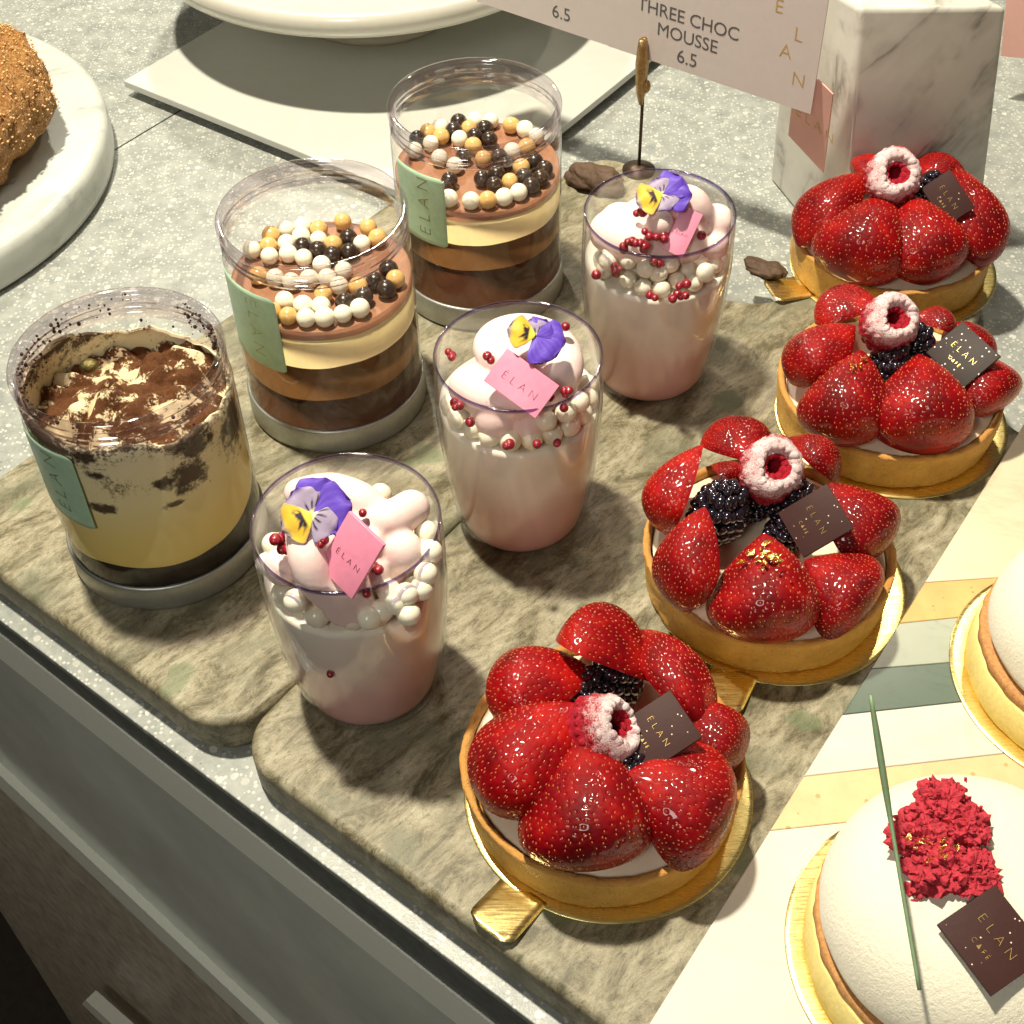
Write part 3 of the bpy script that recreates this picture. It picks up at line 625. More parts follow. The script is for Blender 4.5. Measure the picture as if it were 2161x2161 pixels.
def drup_mesh(name, mat, hollow=True, seed=0):
    b_ = MB(); rs = np.random.RandomState(seed)
    rows = [(.47, .50), (.70, .72), (.90, .50), (1.0, .18), (.98, -.18), (.86, -.52), (.62, -.82), (.30, -1.0)] if hollow else [(.3, .95), (.62, .78), (.85, .45), (.95, .08), (.92, -.3), (.75, -.65), (.45, -.9)]
    for k, (r, z) in enumerate(rows):
        n = max(4, int(2*math.pi*r/(.27 if hollow else .32)))
        for i in range(n):
            a = 2*math.pi*(i+.5*(k % 2))/n+rs.uniform(-.05, .05); s = (.165 if hollow else .20)*rs.uniform(.9, 1.1)
            rr = r-.08+rs.uniform(-.02, .03); v, f = ico(s, (rr*math.cos(a), rr*math.sin(a), z+rs.uniform(-.03, .03)), 12, 8); b_.add(v, f)
    prof = [(.40, -.2), (.40, .55), (.50, .74), (.66, .86), (.84, .76), (.97, .5), (1.03, .18), (1.0, -.2), (.87, -.55), (.62, -.85), (.01, -1.1)] if hollow else [(.01, .95), (.5, .75), (.75, .45), (.85, 0), (.78, -.4), (.5, -.8), (.01, -.95)]
    v, f = lathe(prof, 32); b_.add(v, f)
    if hollow: v, f = lathe([(.01, -.2), (.42, -.2)], 16); b_.add(v, f)
    b_.v = [tuple(Vector(p)+noise.noise_vector(Vector(p)*.9+Vector((seed, 0, 0)))*.2) for p in b_.v]
    return b_.mesh(name, mat)
RASP = drup_mesh('raspberry', M['rasp'], True, 3); BLACK = drup_mesh('blackberry', M['black'], False, 5)
def leaf_mesh(seed, n=14):
    rs = np.random.RandomState(seed); b_ = MB()
    for k in range(n):
        c = Vector((rs.normal()*.16, rs.normal()*.3, rs.rand()*.09)); w = rs.uniform(.05, .13)
        pts = [c+Vector((rs.uniform(-w, w), rs.uniform(-w, w), rs.uniform(0, .09))) for _ in range(5)]
        cc = sum(pts, Vector())/5; pts.sort(key=lambda p: math.atan2(p.y-cc.y, p.x-cc.x)); top = [p+Vector((0, 0, .012)) for p in pts]
        b_.add(pts+top, [(4, 3, 2, 1, 0), (5, 6, 7, 8, 9)]+[(i, (i+1) % 5, (i+1) % 5+5, i+5) for i in range(5)])
    return b_.mesh('gold_leaf', M['leaf'], False)

def leaf_at(parent, seed, n, px, py, size, me=None):
    bpy.context.view_layer.update(); dg = bpy.context.evaluated_depsgraph_get()
    ok, loc, nrm, _, _, _ = S.ray_cast(dg, CAM, ray(px, py).normalized())
    nrm = nrm.normalized()*(1 if nrm.dot(CAM-loc) > 0 else -1); x = nrm.orthogonal().normalized(); y = nrm.cross(x)
    if abs(y.z) < abs(x.z): x, y = y, -x
    return part('gold_leaf', leaf_mesh(seed, n), parent, frame(loc+nrm*.015, x, y, nrm, size))
# ------------------------------------------------------------------ strawberry tarts
TW = Vector((0, 0, 1))
PLQ = soft(mesh('chocolate_plaque', *box((0, 0, 0), 1, 1, .085), M['dark'], False), .012, 2)
def plaque(parent, BL, BR, TL, mat, ink, words, name='chocolate_plaque', flip=False):
    c = (BR+TL)*.5; x = (BR-BL); y = (TL-BL); w, h = x.length, y.length; x.normalize(); z = x.cross(y).normalized(); y = z.cross(x)
    me = soft(mesh(name, *box((0, 0, 0), w, h, .11), mat, False), .015, 2)
    o = part(name, me, parent, frame(c, x, y, z))
    for s, yy, size, sp, fa in words:
        v, f = txt(s, size*w, sp, .006, -.012*w*.5)
        part('lettering', mesh('lettering', v, f, ink, False), o, T((0, yy*h, .062)), world=False)
    return o
def gold_board(cx, cy, z, tabang, label, R=4.42, tablen=1.45):
    o = thing('gold_cake_board', (cx, cy, z), label, 'cake board', 'gold cake boards')
    v, f = lathe([(0.01, .05), (R-.5, .05), (R-.28, .065), (R-.15, .05), (R-.02, .05), (R, .03), (R-.02, 0), (0.01, 0)], 128); part('disc', mesh('disc', v, f, M['gold']), o, T(o.location))
    if tabang is not None:
        d = Vector((math.cos(tabang), math.sin(tabang), 0)); s = Vector((-d.y, d.x, 0)); pts = []
        poly = roundpoly([(R-.25, -.75), (R+tablen, -.75), (R+tablen, .75), (R-.25, .75)], [0.01, .3, .3, .01], 6)
        n = 12; v = []; f = []
        for i in range(n+1):
            t = i/n; x = R-.25+(tablen+.25)*t; w = .75
            if t > .8: w = .75-.3*(1-math.sqrt(max(0, 1-((t-.8)/.2)**2)))
            zz = .045+.34*max(0, t-.15)*(1-.25*t)
            for j in range(7):
                y_ = w*(j/3-1); p = d*x+s*y_; v.append((p.x, p.y, zz+.03*math.sin(3*y_+t*4)))
        for i in range(n):
            for j in range(6): a = i*7+j; f.append((a, a+7, a+8, a+1))
        me = mesh('tab', v, f, M['gold']); ob = part('tab', me, o, T(o.location)); md = ob.modifiers.new('s', 'SOLIDIFY'); md.thickness = .03
    return o
def shell(parent, c, seed):
    ph = seed*1.7
    def wob(r, z, a, k): 
        q = noise.noise(Vector((math.cos(a)*2+ph, math.sin(a)*2, z)))*.06+noise.noise(Vector((math.cos(a)*9+ph, math.sin(a)*9, z*3)))*.025+noise.noise(Vector((math.cos(a)*34+ph, math.sin(a)*34, z*8)))*.022
        return (r*1.018+q if r > 1 else r), z+((noise.noise(Vector((math.cos(a)*5+ph, math.sin(a)*5, 3)))*.06+noise.noise(Vector((math.cos(a)*22+ph, math.sin(a)*22, r*4)))*.035) if z > 1.2 else 0)
    v, f = lathe([(0.01, 0), (3.80, 0), (3.88, .06)]+[(3.88+.09*k/12, .06+1.30*k/12) for k in range(1, 12)]+[(3.97, 1.42), (3.98, 1.5), (3.94, 1.55), (3.87, 1.56), (3.79, 1.54), (3.75, 1.48), (3.72, 1.35), (3.70, .9)], 300, wob=wob)
    part('pastry_shell', mesh('pastry_shell', v, f, M['pastry']), parent, T(c))
    prof = [(0.01, 1.62), (1.5, 1.6), (2.8, 1.5), (3.4, 1.42), (3.65, 1.36), (3.74, 1.3)]
    v, f = lathe(prof, 96, wob=lambda r, z, a, k: (r, z+.07*noise.noise(Vector((r*math.cos(a)*.9+ph, r*math.sin(a)*.9, 0))))); part('cream_filling', mesh('cream_filling', v, f, M['custard']), parent, T(c))
class Zm:                                        # reading coordinates taken in an enlarged crop
    def __init__(s, ox, oy, k): s.ox, s.oy, s.k = ox*.894, oy*.894, k*.894
    def __call__(s, x, y, z): return P(s.ox+s.k*x, s.oy+s.k*y, z)
def berry(parent, c, zm, tip, base, w, kind=0, nrm=None, sink=.2, th=1.0):
    Tp, Bp = zm(*tip), zm(*base); ax = Tp-Bp; L = ax.length; ax.normalize(); mid = (Tp+Bp)*.5
    if nrm is None:
        rad = Vector((mid.x-c.x, mid.y-c.y, 0)); rad = rad.normalized() if rad.length > .3 else Vector((0, -1, 0)); nrm = rad*.55+TW
    else: nrm = Vector(nrm)
    n = (nrm-ax*nrm.dot(ax)).normalized(); x = ax.cross(n)
    hw = w/2/.44*1.1; L *= 1.15; hw *= 1.1
    return part('strawberry', BM[kind], parent, frame(mid-n*sink, x, ax, n, (hw, L, hw*th*.92)))
def fruit(parent, me, pos, r, axis, name, squash=1.0):
    z = Vector(axis).normalized(); x = z.orthogonal().normalized(); y = z.cross(x)
    return part(name, me, parent, frame(pos, x, y, z, (r, r, r*squash)))
ZT = [Zm(900, 1250, .3882), Zm(1340, 860, .3106), Zm(1600, 280, .4141), Zm(1600, 280, .4141)]
TC = [Vector((2.37, 21.39, .06)), Vector((8.29, 29.09, .06)), Vector((13.90, 36.89, .06)), Vector((15.9, 46.0, .06))]
GT = [math.atan2(-3.95, -3.2), math.atan2(-4.1, -2.15), math.radians(100), math.atan2(-1.5, -4.7)]
TL_ = ['strawberry tart nearest the front, its sugared raspberry tipped beside a dark plaque', 'strawberry tart with gold leaf on its front strawberry, second from the front',
       'strawberry tart with a glittering sugared plaque, third from the front', 'rearmost strawberry tart, in front of the marble block']
GL_ = ['gold board with a square tab under the frontmost strawberry tart', 'gold board with a bright glare under the second strawberry tart', 'gold board under the third strawberry tart from the front', 'gold board with its tab at the left under the rearmost tart']
tarts = []
for i in range(4):
    gold_board(TC[i].x+(.42 if i == 1 else .2), TC[i].y-.2, .004, GT[i], GL_[i], 4.22); o = thing('strawberry_tart', TC[i], TL_[i], 'tart', 'strawberry tarts'); tarts.append(o); shell(o, TC[i], i+1)
CV = (CAM-Vector((8, 29, 3))).normalized()
# tart 0
o, z, c = tarts[0], ZT[0], TC[0]
berry(o, c, z, (760, 630, 4.0), (330, 1120, 2.2), 2.75, 0)
berry(o, c, z, (850, 830, 3.9), (900, 1470, 1.9), 2.95, 1)
berry(o, c, z, (1130, 1010, 3.6), (1590, 1220, 2.1), 2.7, 3, nrm=(.3, -.5, 1))
berry(o, c, z, (1480, 590, 3.2), (1680, 930, 2.0), 2.1, 2)
berry(o, c, z, (1200, 210, 2.8), (1500, 660, 3.2), 2.1, 2, nrm=(.6, .5, 1.0))
berry(o, c, z, (1210, 480, 2.8), (770, 260, 2.9), 3.0, 3, nrm=(.25, .8, .7), sink=.0)
berry(o, c, z, (860, 420, 3.3), (360, 560, 2.3), 2.6, 0, nrm=(-.4, .3, 1))
fruit(o, BLACK, z(1020, 475, 2.5), .85, (.3, .5, 1), 'blackberry', 1.1); fruit(o, BLACK, z(1080, 1000, 2.8), .78, (1, .2, .6), 'blackberry', 1.1); fruit(o, BLACK, z(850, 540, 2.5), .7, (0, .2, 1), 'blackberry')
fruit(o, RASP, z(950, 745, 3.75), .92, (.78, -.22, .72), 'raspberry', 1.0)
W2 = [('ÉLAN', .02, .26, 1.25, 0), ('CAFÉ', -.30, .14, 1.15, 0)]
W2 = [('ÉLAN', .02, .17, 1.75, 0), ('CAFÉ', -.24, .09, 1.5, 0)]
plaque(o, z(1010, 730, 3.7), z(1180, 990, 3.4), z(1330, 540, 4.3), M['dark'], M['goldink'], W2)
# tart 1
o, z, c = tarts[1], ZT[1], TC[1]
berry(o, c, z, (490, 730, 3.9), (370, 1350, 2.2), 2.4, 2, nrm=(-1.2, -.35, .75), sink=-.15)
berry(o, c, z, (880, 900, 3.7), (890, 1560, 1.9), 2.75, 1)
berry(o, c, z, (1200, 1050, 3.0), (1560, 1360, 2.0), 2.5, 3)
berry(o, c, z, (1370, 530, 3.6), (1640, 980, 2.2), 2.5, 0)
berry(o, c, z, (1080, 200, 3.0), (1370, 470, 2.6), 2.0, 2, nrm=(.6, .8, 1.0))
berry(o, c, z, (820, 330, 3.2), (650, 170, 2.4), 2.0, 3, nrm=(0, 1.0, 1.0))
berry(o, c, z, (440, 290, 4.0), (230, 830, 2.0), 2.5, 0, nrm=(-1.2, .35, .35), sink=.05)
berry(o, c, z, (560, 380, 2.6), (700, 560, 2.4), 1.7, 3, nrm=(-.3, 1, .3))
fruit(o, BLACK, z(560, 720, 2.9), .95, (.2, .1, 1), 'blackberry', 1.1); fruit(o, BLACK, z(1050, 640, 2.8), .75, (.2, .1, 1), 'blackberry'); fruit(o, BLACK, z(1010, 860, 2.3), .68, (.2, .1, 1), 'blackberry'); fruit(o, BLACK, z(800, 620, 2.5), .75, (.2, .1, 1), 'blackberry')
fruit(o, RASP, z(925, 420, 4.0), 1.02, (.22, -.62, .85), 'raspberry', .75)
leaf_at(o, 1, 30, 1198+.2777*870, 768.8+.2777*1060, 1.45)
plaque(o, z(985, 735, 3.4), z(1160, 1040, 2.9), z(1295, 500, 4.4), M['dark'], M['goldink'], W2)
# tart 2
o, z, c = tarts[2], ZT[2], TC[2]
berry(o, c, z, (460, 985, 3.7), (170, 1240, 2.3), 2.3, 0)
berry(o, c, z, (510, 1130, 3.7), (400, 1560, 1.9), 2.5, 1, nrm=(-.7, -.7, 1))
berry(o, c, z, (830, 1150, 3.5), (840, 1600, 1.9), 2.95, 1)
berry(o, c, z, (1080, 1120, 3.2), (1230, 1390, 1.9), 2.4, 3)
berry(o, c, z, (810, 930, 3.2), (990, 990, 2.7), 1.6, 2, nrm=(.3, .6, 1))
berry(o, c, z, (600, 870, 3.6), (340, 900, 2.5), 2.0, 3, nrm=(-.4, .6, 1))
berry(o, c, z, (1000, 1180, 2.6), (1120, 1020, 2.1), 2.0, 2)
fruit(o, BLACK, z(660, 1190, 2.7), .8, (0, .1, 1), 'blackberry', 1.1); fruit(o, BLACK, z(790, 1090, 2.7), .75, (0, .1, 1), 'blackberry')
fruit(o, RASP, z(665, 970, 4.1), 1.0, (.25, -.55, .8), 'raspberry', .9)
leaf_at(o, 2, 22, 1430.4+.3702*510, 250.3+.3702*1190, 1.1)
plaque(o, z(840, 1100, 3.2), z(1030, 1280, 3.0), z(1060, 985, 4.0), M['sparkle'], M['goldink'], W2)
# tart 3
o, z, c = tarts[3], ZT[3], TC[3]
berry(o, c, z, (530, 215, 3.9), (215, 540, 2.1), 2.5, 2)
berry(o, c, z, (640, 330, 3.9), (470, 730, 1.9), 3.0, 1, nrm=(-.5, -.8, 1))
berry(o, c, z, (790, 335, 3.9), (880, 740, 1.9), 3.0, 0, nrm=(.3, -.8, 1))
berry(o, c, z, (1040, 190, 3.7), (1140, 640, 2.0), 2.5, 0)
berry(o, c, z, (820, 220, 3.2), (930, 200, 2.6), 2.1, 3, nrm=(.2, .8, 1))
berry(o, c, z, (600, 110, 3.8), (520, 250, 2.8), 2.0, 2, nrm=(-.4, .6, 1))
fruit(o, BLACK, z(700, 370, 2.9), .8, (0, .1, 1), 'blackberry'); fruit(o, BLACK, z(870, 300, 3.2), .7, (0, .1, 1), 'blackberry')
fruit(o, RASP, z(685, 225, 4.5), 1.08, (.1, -.65, .75), 'raspberry', .75)
plaque(o, z(822, 268, 4.2), z(950, 460, 3.3), z(985, 205, 4.7), M['dark'], M['goldink'], W2)

# ------------------------------------------------------------------ jars
PEARL = {k: mesh('pearl', *ico(.335, (0, 0, 0), 24, 16), M[k]) for k in ('pw', 'pg', 'pk')}
JN = 128
def jar(c, label):
    o = thing('dessert_jar', c, label, 'dessert jar', 'clear dessert jars')
    v, f = lathe([(0.01, 0), (3.22, 0), (3.32, .08), (3.34, .2), (3.34, 1.02), (3.30, 1.12), (3.22, 1.12), (3.2, .9), (.01, .9)], JN); part('silver_lid', mesh('silver_lid', v, f, M['lid']), o, T(c))
    v, f = lathe([(3.1, .95), (3.24, 1.0), (3.25, 1.2), (3.25, 6.8), (3.22, 7.05), (3.1, 7.2), (3.08, 7.3)], JN); part('jar_wall', mesh('jar_wall', v, f, M['jar']), o, T(c))
    pr = [(3.08, 7.3)]
    for zz in (7.42, 7.64): pr += [(3.08, zz-.06), (3.2, zz-.02), (3.22, zz), (3.2, zz+.03), (3.08, zz+.07)]
    pr += [(3.08, 7.86), (3.12, 7.9), (3.22, 7.96), (3.26, 8.05), (3.26, 8.2), (3.22, 8.28), (3.12, 8.3), (3.04, 8.25), (3.0, 8.1), (2.98, 7.4), (3.0, 7.2)]
    v, f = lathe(pr, JN); part('threaded_neck', mesh('threaded_neck', v, f, M['jarrim']), o, T(c))
    return o
def sticker(o, c, a0, a1, zt, zb, ink, sz=.78, turned=False, R=3.265):
    v = []; f = []; n, m_ = 24, 16
    for i in range(n+1):
        a = math.radians(a0+(a1-a0)*i/n)
        for j in range(m_+1):
            zz = zt+(zb-zt)*j/m_
            if i/n > .9 and j == 0: zz -= .15*((i/n-.9)/.1)**2
            if j == m_ and i/n > .92: zz += .1*((i/n-.92)/.08)**2
            v.append((R*math.cos(a), R*math.sin(a), zz))
    for i in range(n):
        for j in range(m_): a = i*(m_+1)+j; f.append((a, a+1, a+m_+2, a+m_+1))
    s = part('sticker', mesh('sticker', v, f, M['label']), o, T(c))
    md = s.modifiers.new('s', 'SOLIDIFY'); md.thickness = .015; md.offset = 1
    tv, tf = txt('ÉLAN', sz, 1.55, .002, -.02)
    amid = math.radians(a0+(a1-a0)*.62); zm = (zt+zb)/2+.1; out = []
    for (x, y, zz) in tv:
        # letters run up the jar
        sgn = -1 if turned else 1
        hz, hx = zm+sgn*x, -sgn*y
        aa = amid+hx/R; rr = R+.022+zz; out.append((rr*math.cos(aa), rr*math.sin(aa), hz))
    part('lettering', mesh('lettering', out, tf, ink, False), s, Matrix.Identity(4), world=False)
def layered(o, c, tops, names, mats, r=3.17, seed=0):
    zp = tops[0]
    for k in range(1, len(tops)):
        z0, z1 = tops[k-1], tops[k]; ph = seed*3+k*5
        w = lambda a, q: (.07*noise.noise(Vector((math.cos(a)*1.5+q, math.sin(a)*1.5, q)))+.02*noise.noise(Vector((math.cos(a)*6+q, math.sin(a)*6, q)))) 
        v, f = lathe([(0.01, z0), (r, z0), (r, z0), (r, z1), (r-.05, z1), (0.01, z1+.001)], JN, wob=lambda rr, zz, a, kk: (rr, zz+(w(a, ph-5) if (zz == z0 and k > 1) else 0)+(w(a, ph) if zz >= z1-.001 and rr > 1 and k < len(tops)-1 else 0)))
        part(names[k-1], mesh(names[k-1], v, f, mats[k-1]), o, T(c))
def relax(pts, c, rmax, sep, it=60):
    q = [[p.x-c.x, p.y-c.y] for p in pts]
    for _ in range(it):
        for i in range(len(q)):
            for j in range(i):
                dx, dy = q[i][0]-q[j][0], q[i][1]-q[j][1]; d = math.hypot(dx, dy)+1e-6
                if d < sep: k_ = (sep-d)/2/d*.7; q[i][0] += dx*k_; q[i][1] += dy*k_; q[j][0] -= dx*k_; q[j][1] -= dy*k_
        for p in q:
            d = math.hypot(*p)
            if d > rmax: p[0] *= rmax/d; p[1] *= rmax/d
    return q
def pearls(o, c, zm, zsurf, groups, rmax, r=.335):
    lst = [(zm(x, y, zsurf+r), k) for k, g in groups for x, y in g]
    q = relax([p for p, k in lst], c, rmax, r*1.86)
    for (x, y), (p, k) in zip(q, lst):
        up = sum(1 for (x2, y2) in q if 0 < math.hypot(x2-x, y2-y) < r*1.55)
        part('chocolate_pearl', PEARL[k], o, frame((c.x+x, c.y+y, zsurf+r*.92+(.10*up)), Vector((1, 0, 0)), Vector((0, 1, 0)), TW, r/.335*random.uniform(.94, 1.05)))
ZJ = Zm(430, 90, .4606)
JC = [Vector((-11.79, 31.76, .004)), Vector((-6.46, 38.89, .004)), Vector((-.95, 45.6, .004))]
LN = ['dark_chocolate_layer', 'milk_chocolate_layer', 'white_chocolate_layer', 'mousse_top']; LM = [M['l0'], M['l1'], M['l2'], M['l3']]
# jar 1 (middle)
c = JC[1]; o = jar(c, 'layered chocolate mousse jar with mostly white pearls, middle of the three jars')
layered(o, c, [.95, 2.5, 4.0, 5.2, 5.6], LN, LM, seed=1); sticker(o, c, 200, 249, 6.9, 3.7, M['faintink'], turned=True)
pearls(o, c, ZJ, 5.6, [('pw', [(370, 845), (430, 840), (445, 885), (527, 893), (208, 940), (383, 920), (300, 962), (387, 960), (465, 975), (545, 1010), (718, 920), (640, 1040), (560, 1075), (485, 1080), (400, 1090), (330, 1075), (370, 1180), (455, 1200), (545, 1230), (460, 1285), (550, 1290), (640, 1270), (725, 1240), (620, 1110)]),
    ('pg', [(640, 810), (765, 835), (527, 860), (320, 885), (300, 925), (597, 925), (775, 900), (250, 1065), (920, 1105), (395, 1255), (545, 1165), (325, 1235), (730, 1110)]),
    ('pk', [(655, 900), (460, 935), (525, 950), (600, 960), (660, 950), (855, 1050), (850, 1100), (790, 1100), (730, 1165), (650, 1190)])], 2.78, .335)
# jar 2 (rear)
c = JC[2]; o = jar(c, 'layered chocolate mousse jar with many dark pearls, rearmost of the three jars')
layered(o, c, [.95, 2.9, 4.05, 5.15, 5.5], LN, LM, seed=2); sticker(o, c, 206, 249, 6.9, 3.9, M['brownink'])
pearls(o, c, ZJ, 5.5, [('pw', [(1065, 362), (1225, 350), (1300, 338), (1470, 390), (1010, 430), (1178, 435), (1412, 495), (965, 490), (1080, 525), (1540, 420), (1260, 750), (1410, 715), (1455, 680), (1095, 735), (1150, 560)]),
    ('pg', [(1415, 378), (1010, 395), (1085, 425), (1220, 385), (1235, 470), (1480, 475), (1285, 530), (1460, 570), (1397, 632), (1345, 735)]),
    ('pk', [(1165, 348), (1115, 378), (1275, 385), (1245, 412), (1290, 435), (940, 405), (1190, 520), (1350, 520), (1120, 640), (1290, 625), (1335, 640), (1340, 600), (1480, 610), (1530, 640), (1540, 590), (1510, 560), (1400, 560), (1110, 665), (1490, 660)])], 2.78, .335)
# tiramisu jar
def hitcyl(px, py, c, R):
    d = ray(px, py); ox, oy = CAM.x-c.x, CAM.y-c.y; a = d.x**2+d.y**2; b_ = ox*d.x+oy*d.y; t = (-b_-math.sqrt(max(0, b_*b_-a*(ox*ox+oy*oy-R*R))))/a
    return CAM+d*t-c
SP = [(*hitcyl(.370*x, 482.8+.370*y, JC[0], 3.17), sc_, zs) for x, y, sc_, zs in ((960, 1130, .85, .9), (830, 1160, .5, .5), (520, 1290, .55, .5), (1190, 830, 1.1, 1.2), (1000, 960, .9, .6), (480, 1120, .4, .5), (900, 1260, .4, .4), (430, 1030, .5, .5), (1290, 780, .6, 1.4))]
M['tira'] = mat_tiracream(SP)
c = JC[0]; o = jar(c, 'tiramisu jar dusted with cocoa, frontmost of the three jars')
zf = lambda a: 2.0+.35*math.cos(a-.2)+.2*math.sin(a*3+1.2)+.25*noise.noise(Vector((math.cos(a)*1.6, math.sin(a)*1.6, 1)))
v, f = lathe([(.01, .92), (3.1, .92), (3.17, 1.0), (3.17, 3.2), (.01, 3.2)], JN, wob=lambda r, z, a, k: (r, zf(a) if z > 3 else z)); part('coffee_sponge', mesh('coffee_sponge', v, f, M['sponge']), o, T(c))
def wallz(a): return 6.95+.45*math.sin(a-math.pi/2*3+2.6)+.35*noise.noise(Vector((math.cos(a)*2, math.sin(a)*2, 7)))+.12*noise.noise(Vector((math.cos(a)*8, math.sin(a)*8, 7)))
v, f = lathe([(3.155, 0), (3.17, 1)]+[(3.17, 1+k) for k in range(1, 12)]+[(3.1, 12.2), (3.0, 12.0)], JN, wob=lambda r, z, a, k: (r+.02*noise.noise(Vector((math.cos(a)*4, math.sin(a)*4, z))), zf(a)+(wallz(a)-zf(a))*min(1, z/12) if z < 12.1 else wallz(a)+.02)); part('mascarpone_cream', mesh('mascarpone_cream', v, f, M['tira']), o, T(c))
v = []; f = []; nr, na = 60, 140
for i in range(nr):
    r = 3.12*i/(nr-1)+.001
    for j in range(na):
        a = 2*math.pi*j/na; x, y = r*math.cos(a), r*math.sin(a)
        h = 5.75+.95*max(0, 1-((x-.6)**2+(y+.5)**2)/5.5)**.7*.9+.55*max(0, 1-((x+1.4)**2+(y+.3)**2)/1.6)**.6+.5*max(0, 1-((x-1.2)**2+(y-1.8)**2)/1.8)**.6+.14*noise.noise(Vector((x*1.3, y*1.3, 3)))+.06*noise.noise(Vector((x*4, y*4, 3)))
        cr = abs(x*.8-y*.35+.55+.2*noise.noise(Vector((x, y, 9)))); h += .34*abs(noise.noise(Vector((x*.9+4, y*1.6, 1))))*2; h -= .3*math.exp(-(cr/.09)**2)*(1 if r < 2.6 else 0)
        v.append((x, y, h))
f = [(i*na+j, i*na+(j+1) % na, (i+1)*na+(j+1) % na, (i+1)*na+j) for i in range(nr-1) for j in range(na)]
part('cocoa_topping', mesh('cocoa_topping', v, f, M['cocoa']), o, T(c))
gb = mesh('chocolate_bean', *ico(.27, (0, 0, 0), 20, 14, (1.15, .95, .8)), plain('gilded_bean', (.15, .12, .04), .8, 7, .6, metal=.7, rough=.35))
ZT0 = Zm(0, 540, .4141); part('chocolate_bean', gb, o, T(ZT0(455, 560, 6.75)))
dm = MB()       # cocoa dust on the inside of the neck
for k in range(420):
    a = rng.uniform(0.1, 3.9) if k % 4 else rng.uniform(3.9, 6.2); zz = 8.2-abs(rng.normal()*.75); cl = noise.noise(Vector((math.cos(a)*2.2, math.sin(a)*2.2, zz)))
    if cl < -.05 or zz < 6.7: continue
    rr = 2.965; v, f = ico(abs(rng.normal())*.025+.016, (rr*math.cos(a), rr*math.sin(a), zz), 6, 4); dm.add(v, f)
tag(part('cocoa_dust', dm.mesh('cocoa_dust', plain('cocoa_dust', (.05, .018, .01), rough=.8)), o, T(c)), kind='stuff')
sticker(o, c, 203, 250, 6.9, 3.75, M['brownink'])

# ------------------------------------------------------------------ mousse cups
CC = [Vector((-4.59, 25.54, .004)), Vector((.33, 32.36, .004)), Vector((5.43, 39.70, .004))]
CZ = [Zm(500, 600, .5176), Zm(500, 600, .5176), Zm(1180, 330, .2847)]
def cup(c, label):
    o = thing('mousse_cup', c, label, 'mousse cup', 'pink mousse cups')
    outer = [(0.01, 0), (1.95, 0), (2.08, .05), (2.17, .18), (2.23, .5), (2.38, 1.4), (2.52, 2.6), (2.62, 3.8), (2.68, 5.0), (2.68, 6.0), (2.655, 6.8), (2.63, 7.18)]
    v, f = lathe(outer, 128); v2, f2 = lathe([(0.01, .10), (1.80, .10), (1.96, .15), (2.06, .32), (2.13, .6), (2.28, 1.45), (2.42, 2.6), (2.53, 3.8), (2.585, 5.0), (2.59, 6.0), (2.565, 6.8), (2.55, 7.18)], 128); m2 = MB(); m2.add(v, f); m2.add(v2, f2)
    part('cup_wall', m2.mesh('cup_wall', M['cup']), o, T(c))
    v, f = lathe([(2.63, 7.18), (2.645, 7.24), (2.63, 7.29), (2.59, 7.30), (2.555, 7.26), (2.56, 7.16)], 128); part('cup_rim', mesh('cup_rim', v, f, M['cuprim']), o, T(c))
    ins = [(0.01, .12), (1.78, .12), (1.94, .17), (2.04, .34), (2.11, .6), (2.26, 1.45), (2.40, 2.6), (2.51, 3.8), (2.565, 4.8), (2.57, 5.2), (2.54, 5.4), (2.35, 5.36), (0.01, 5.45)]
    ph = c.x
    v, f = lathe(ins, 128, wob=lambda r, z, a, k: (r, z+(.12*noise.noise(Vector((math.cos(a)*2+ph, math.sin(a)*2, 0))) if z > 5.2 else 0))); part('panna_cotta', mesh('panna_cotta', v, f, M['panna']), o, T(c))
    return o
def whip(o, c, tubes, balls, voxel=.07):
    m_ = MB()
    for pts, rad in tubes:
        # smooth path
        P_ = [Vector(p) for p in pts]; R_ = rad if isinstance(rad, list) else [rad]*len(P_); path = []; rr = []
        for i in range(len(P_)-1):
            p0, p1, p2, p3 = P_[max(i-1, 0)], P_[i], P_[i+1], P_[min(i+2, len(P_)-1)]
            for k in range(8):
                t = k/8; path.append(.5*((2*p1)+(p2-p0)*t+(2*p0-5*p1+4*p2-p3)*t*t+(3*p1-p0-3*p2+p3)*t**3)); rr.append(R_[i]*(1-t)+R_[i+1]*t)
        path.append(P_[-1]); rr.append(R_[-1])
        v, f = tube(path, rr, 20); m_.add(v, f)
        for p, r in ((path[0], rr[0]), (path[-1], rr[-1])): v, f = ico(r*1.0, p, 20, 14); m_.add(v, f)
    for p, r in balls: v, f = ico(r, p, 24, 16); m_.add(v, f)
    # keep everything inside the glass
    out = []
    for p in m_.v:
        d = math.hypot(p[0]-c.x, p[1]-c.y); lim = 2.5
        if d > lim and p[2] < 7.3: s = lim/d; p = (c.x+(p[0]-c.x)*s, c.y+(p[1]-c.y)*s, p[2])
        out.append((p[0]-c.x, p[1]-c.y, p[2]-c.z))
    ob = part('whipped_mousse', mesh('whipped_mousse', out, m_.f, M['mousse']), o, T(c))
    r = ob.modifiers.new('r', 'REMESH'); r.mode = 'VOXEL'; r.voxel_size = voxel; r.use_smooth_shade = True
    s = ob.modifiers.new('s', 'SMOOTH'); s.iterations = 5; s.factor = .5
    return ob
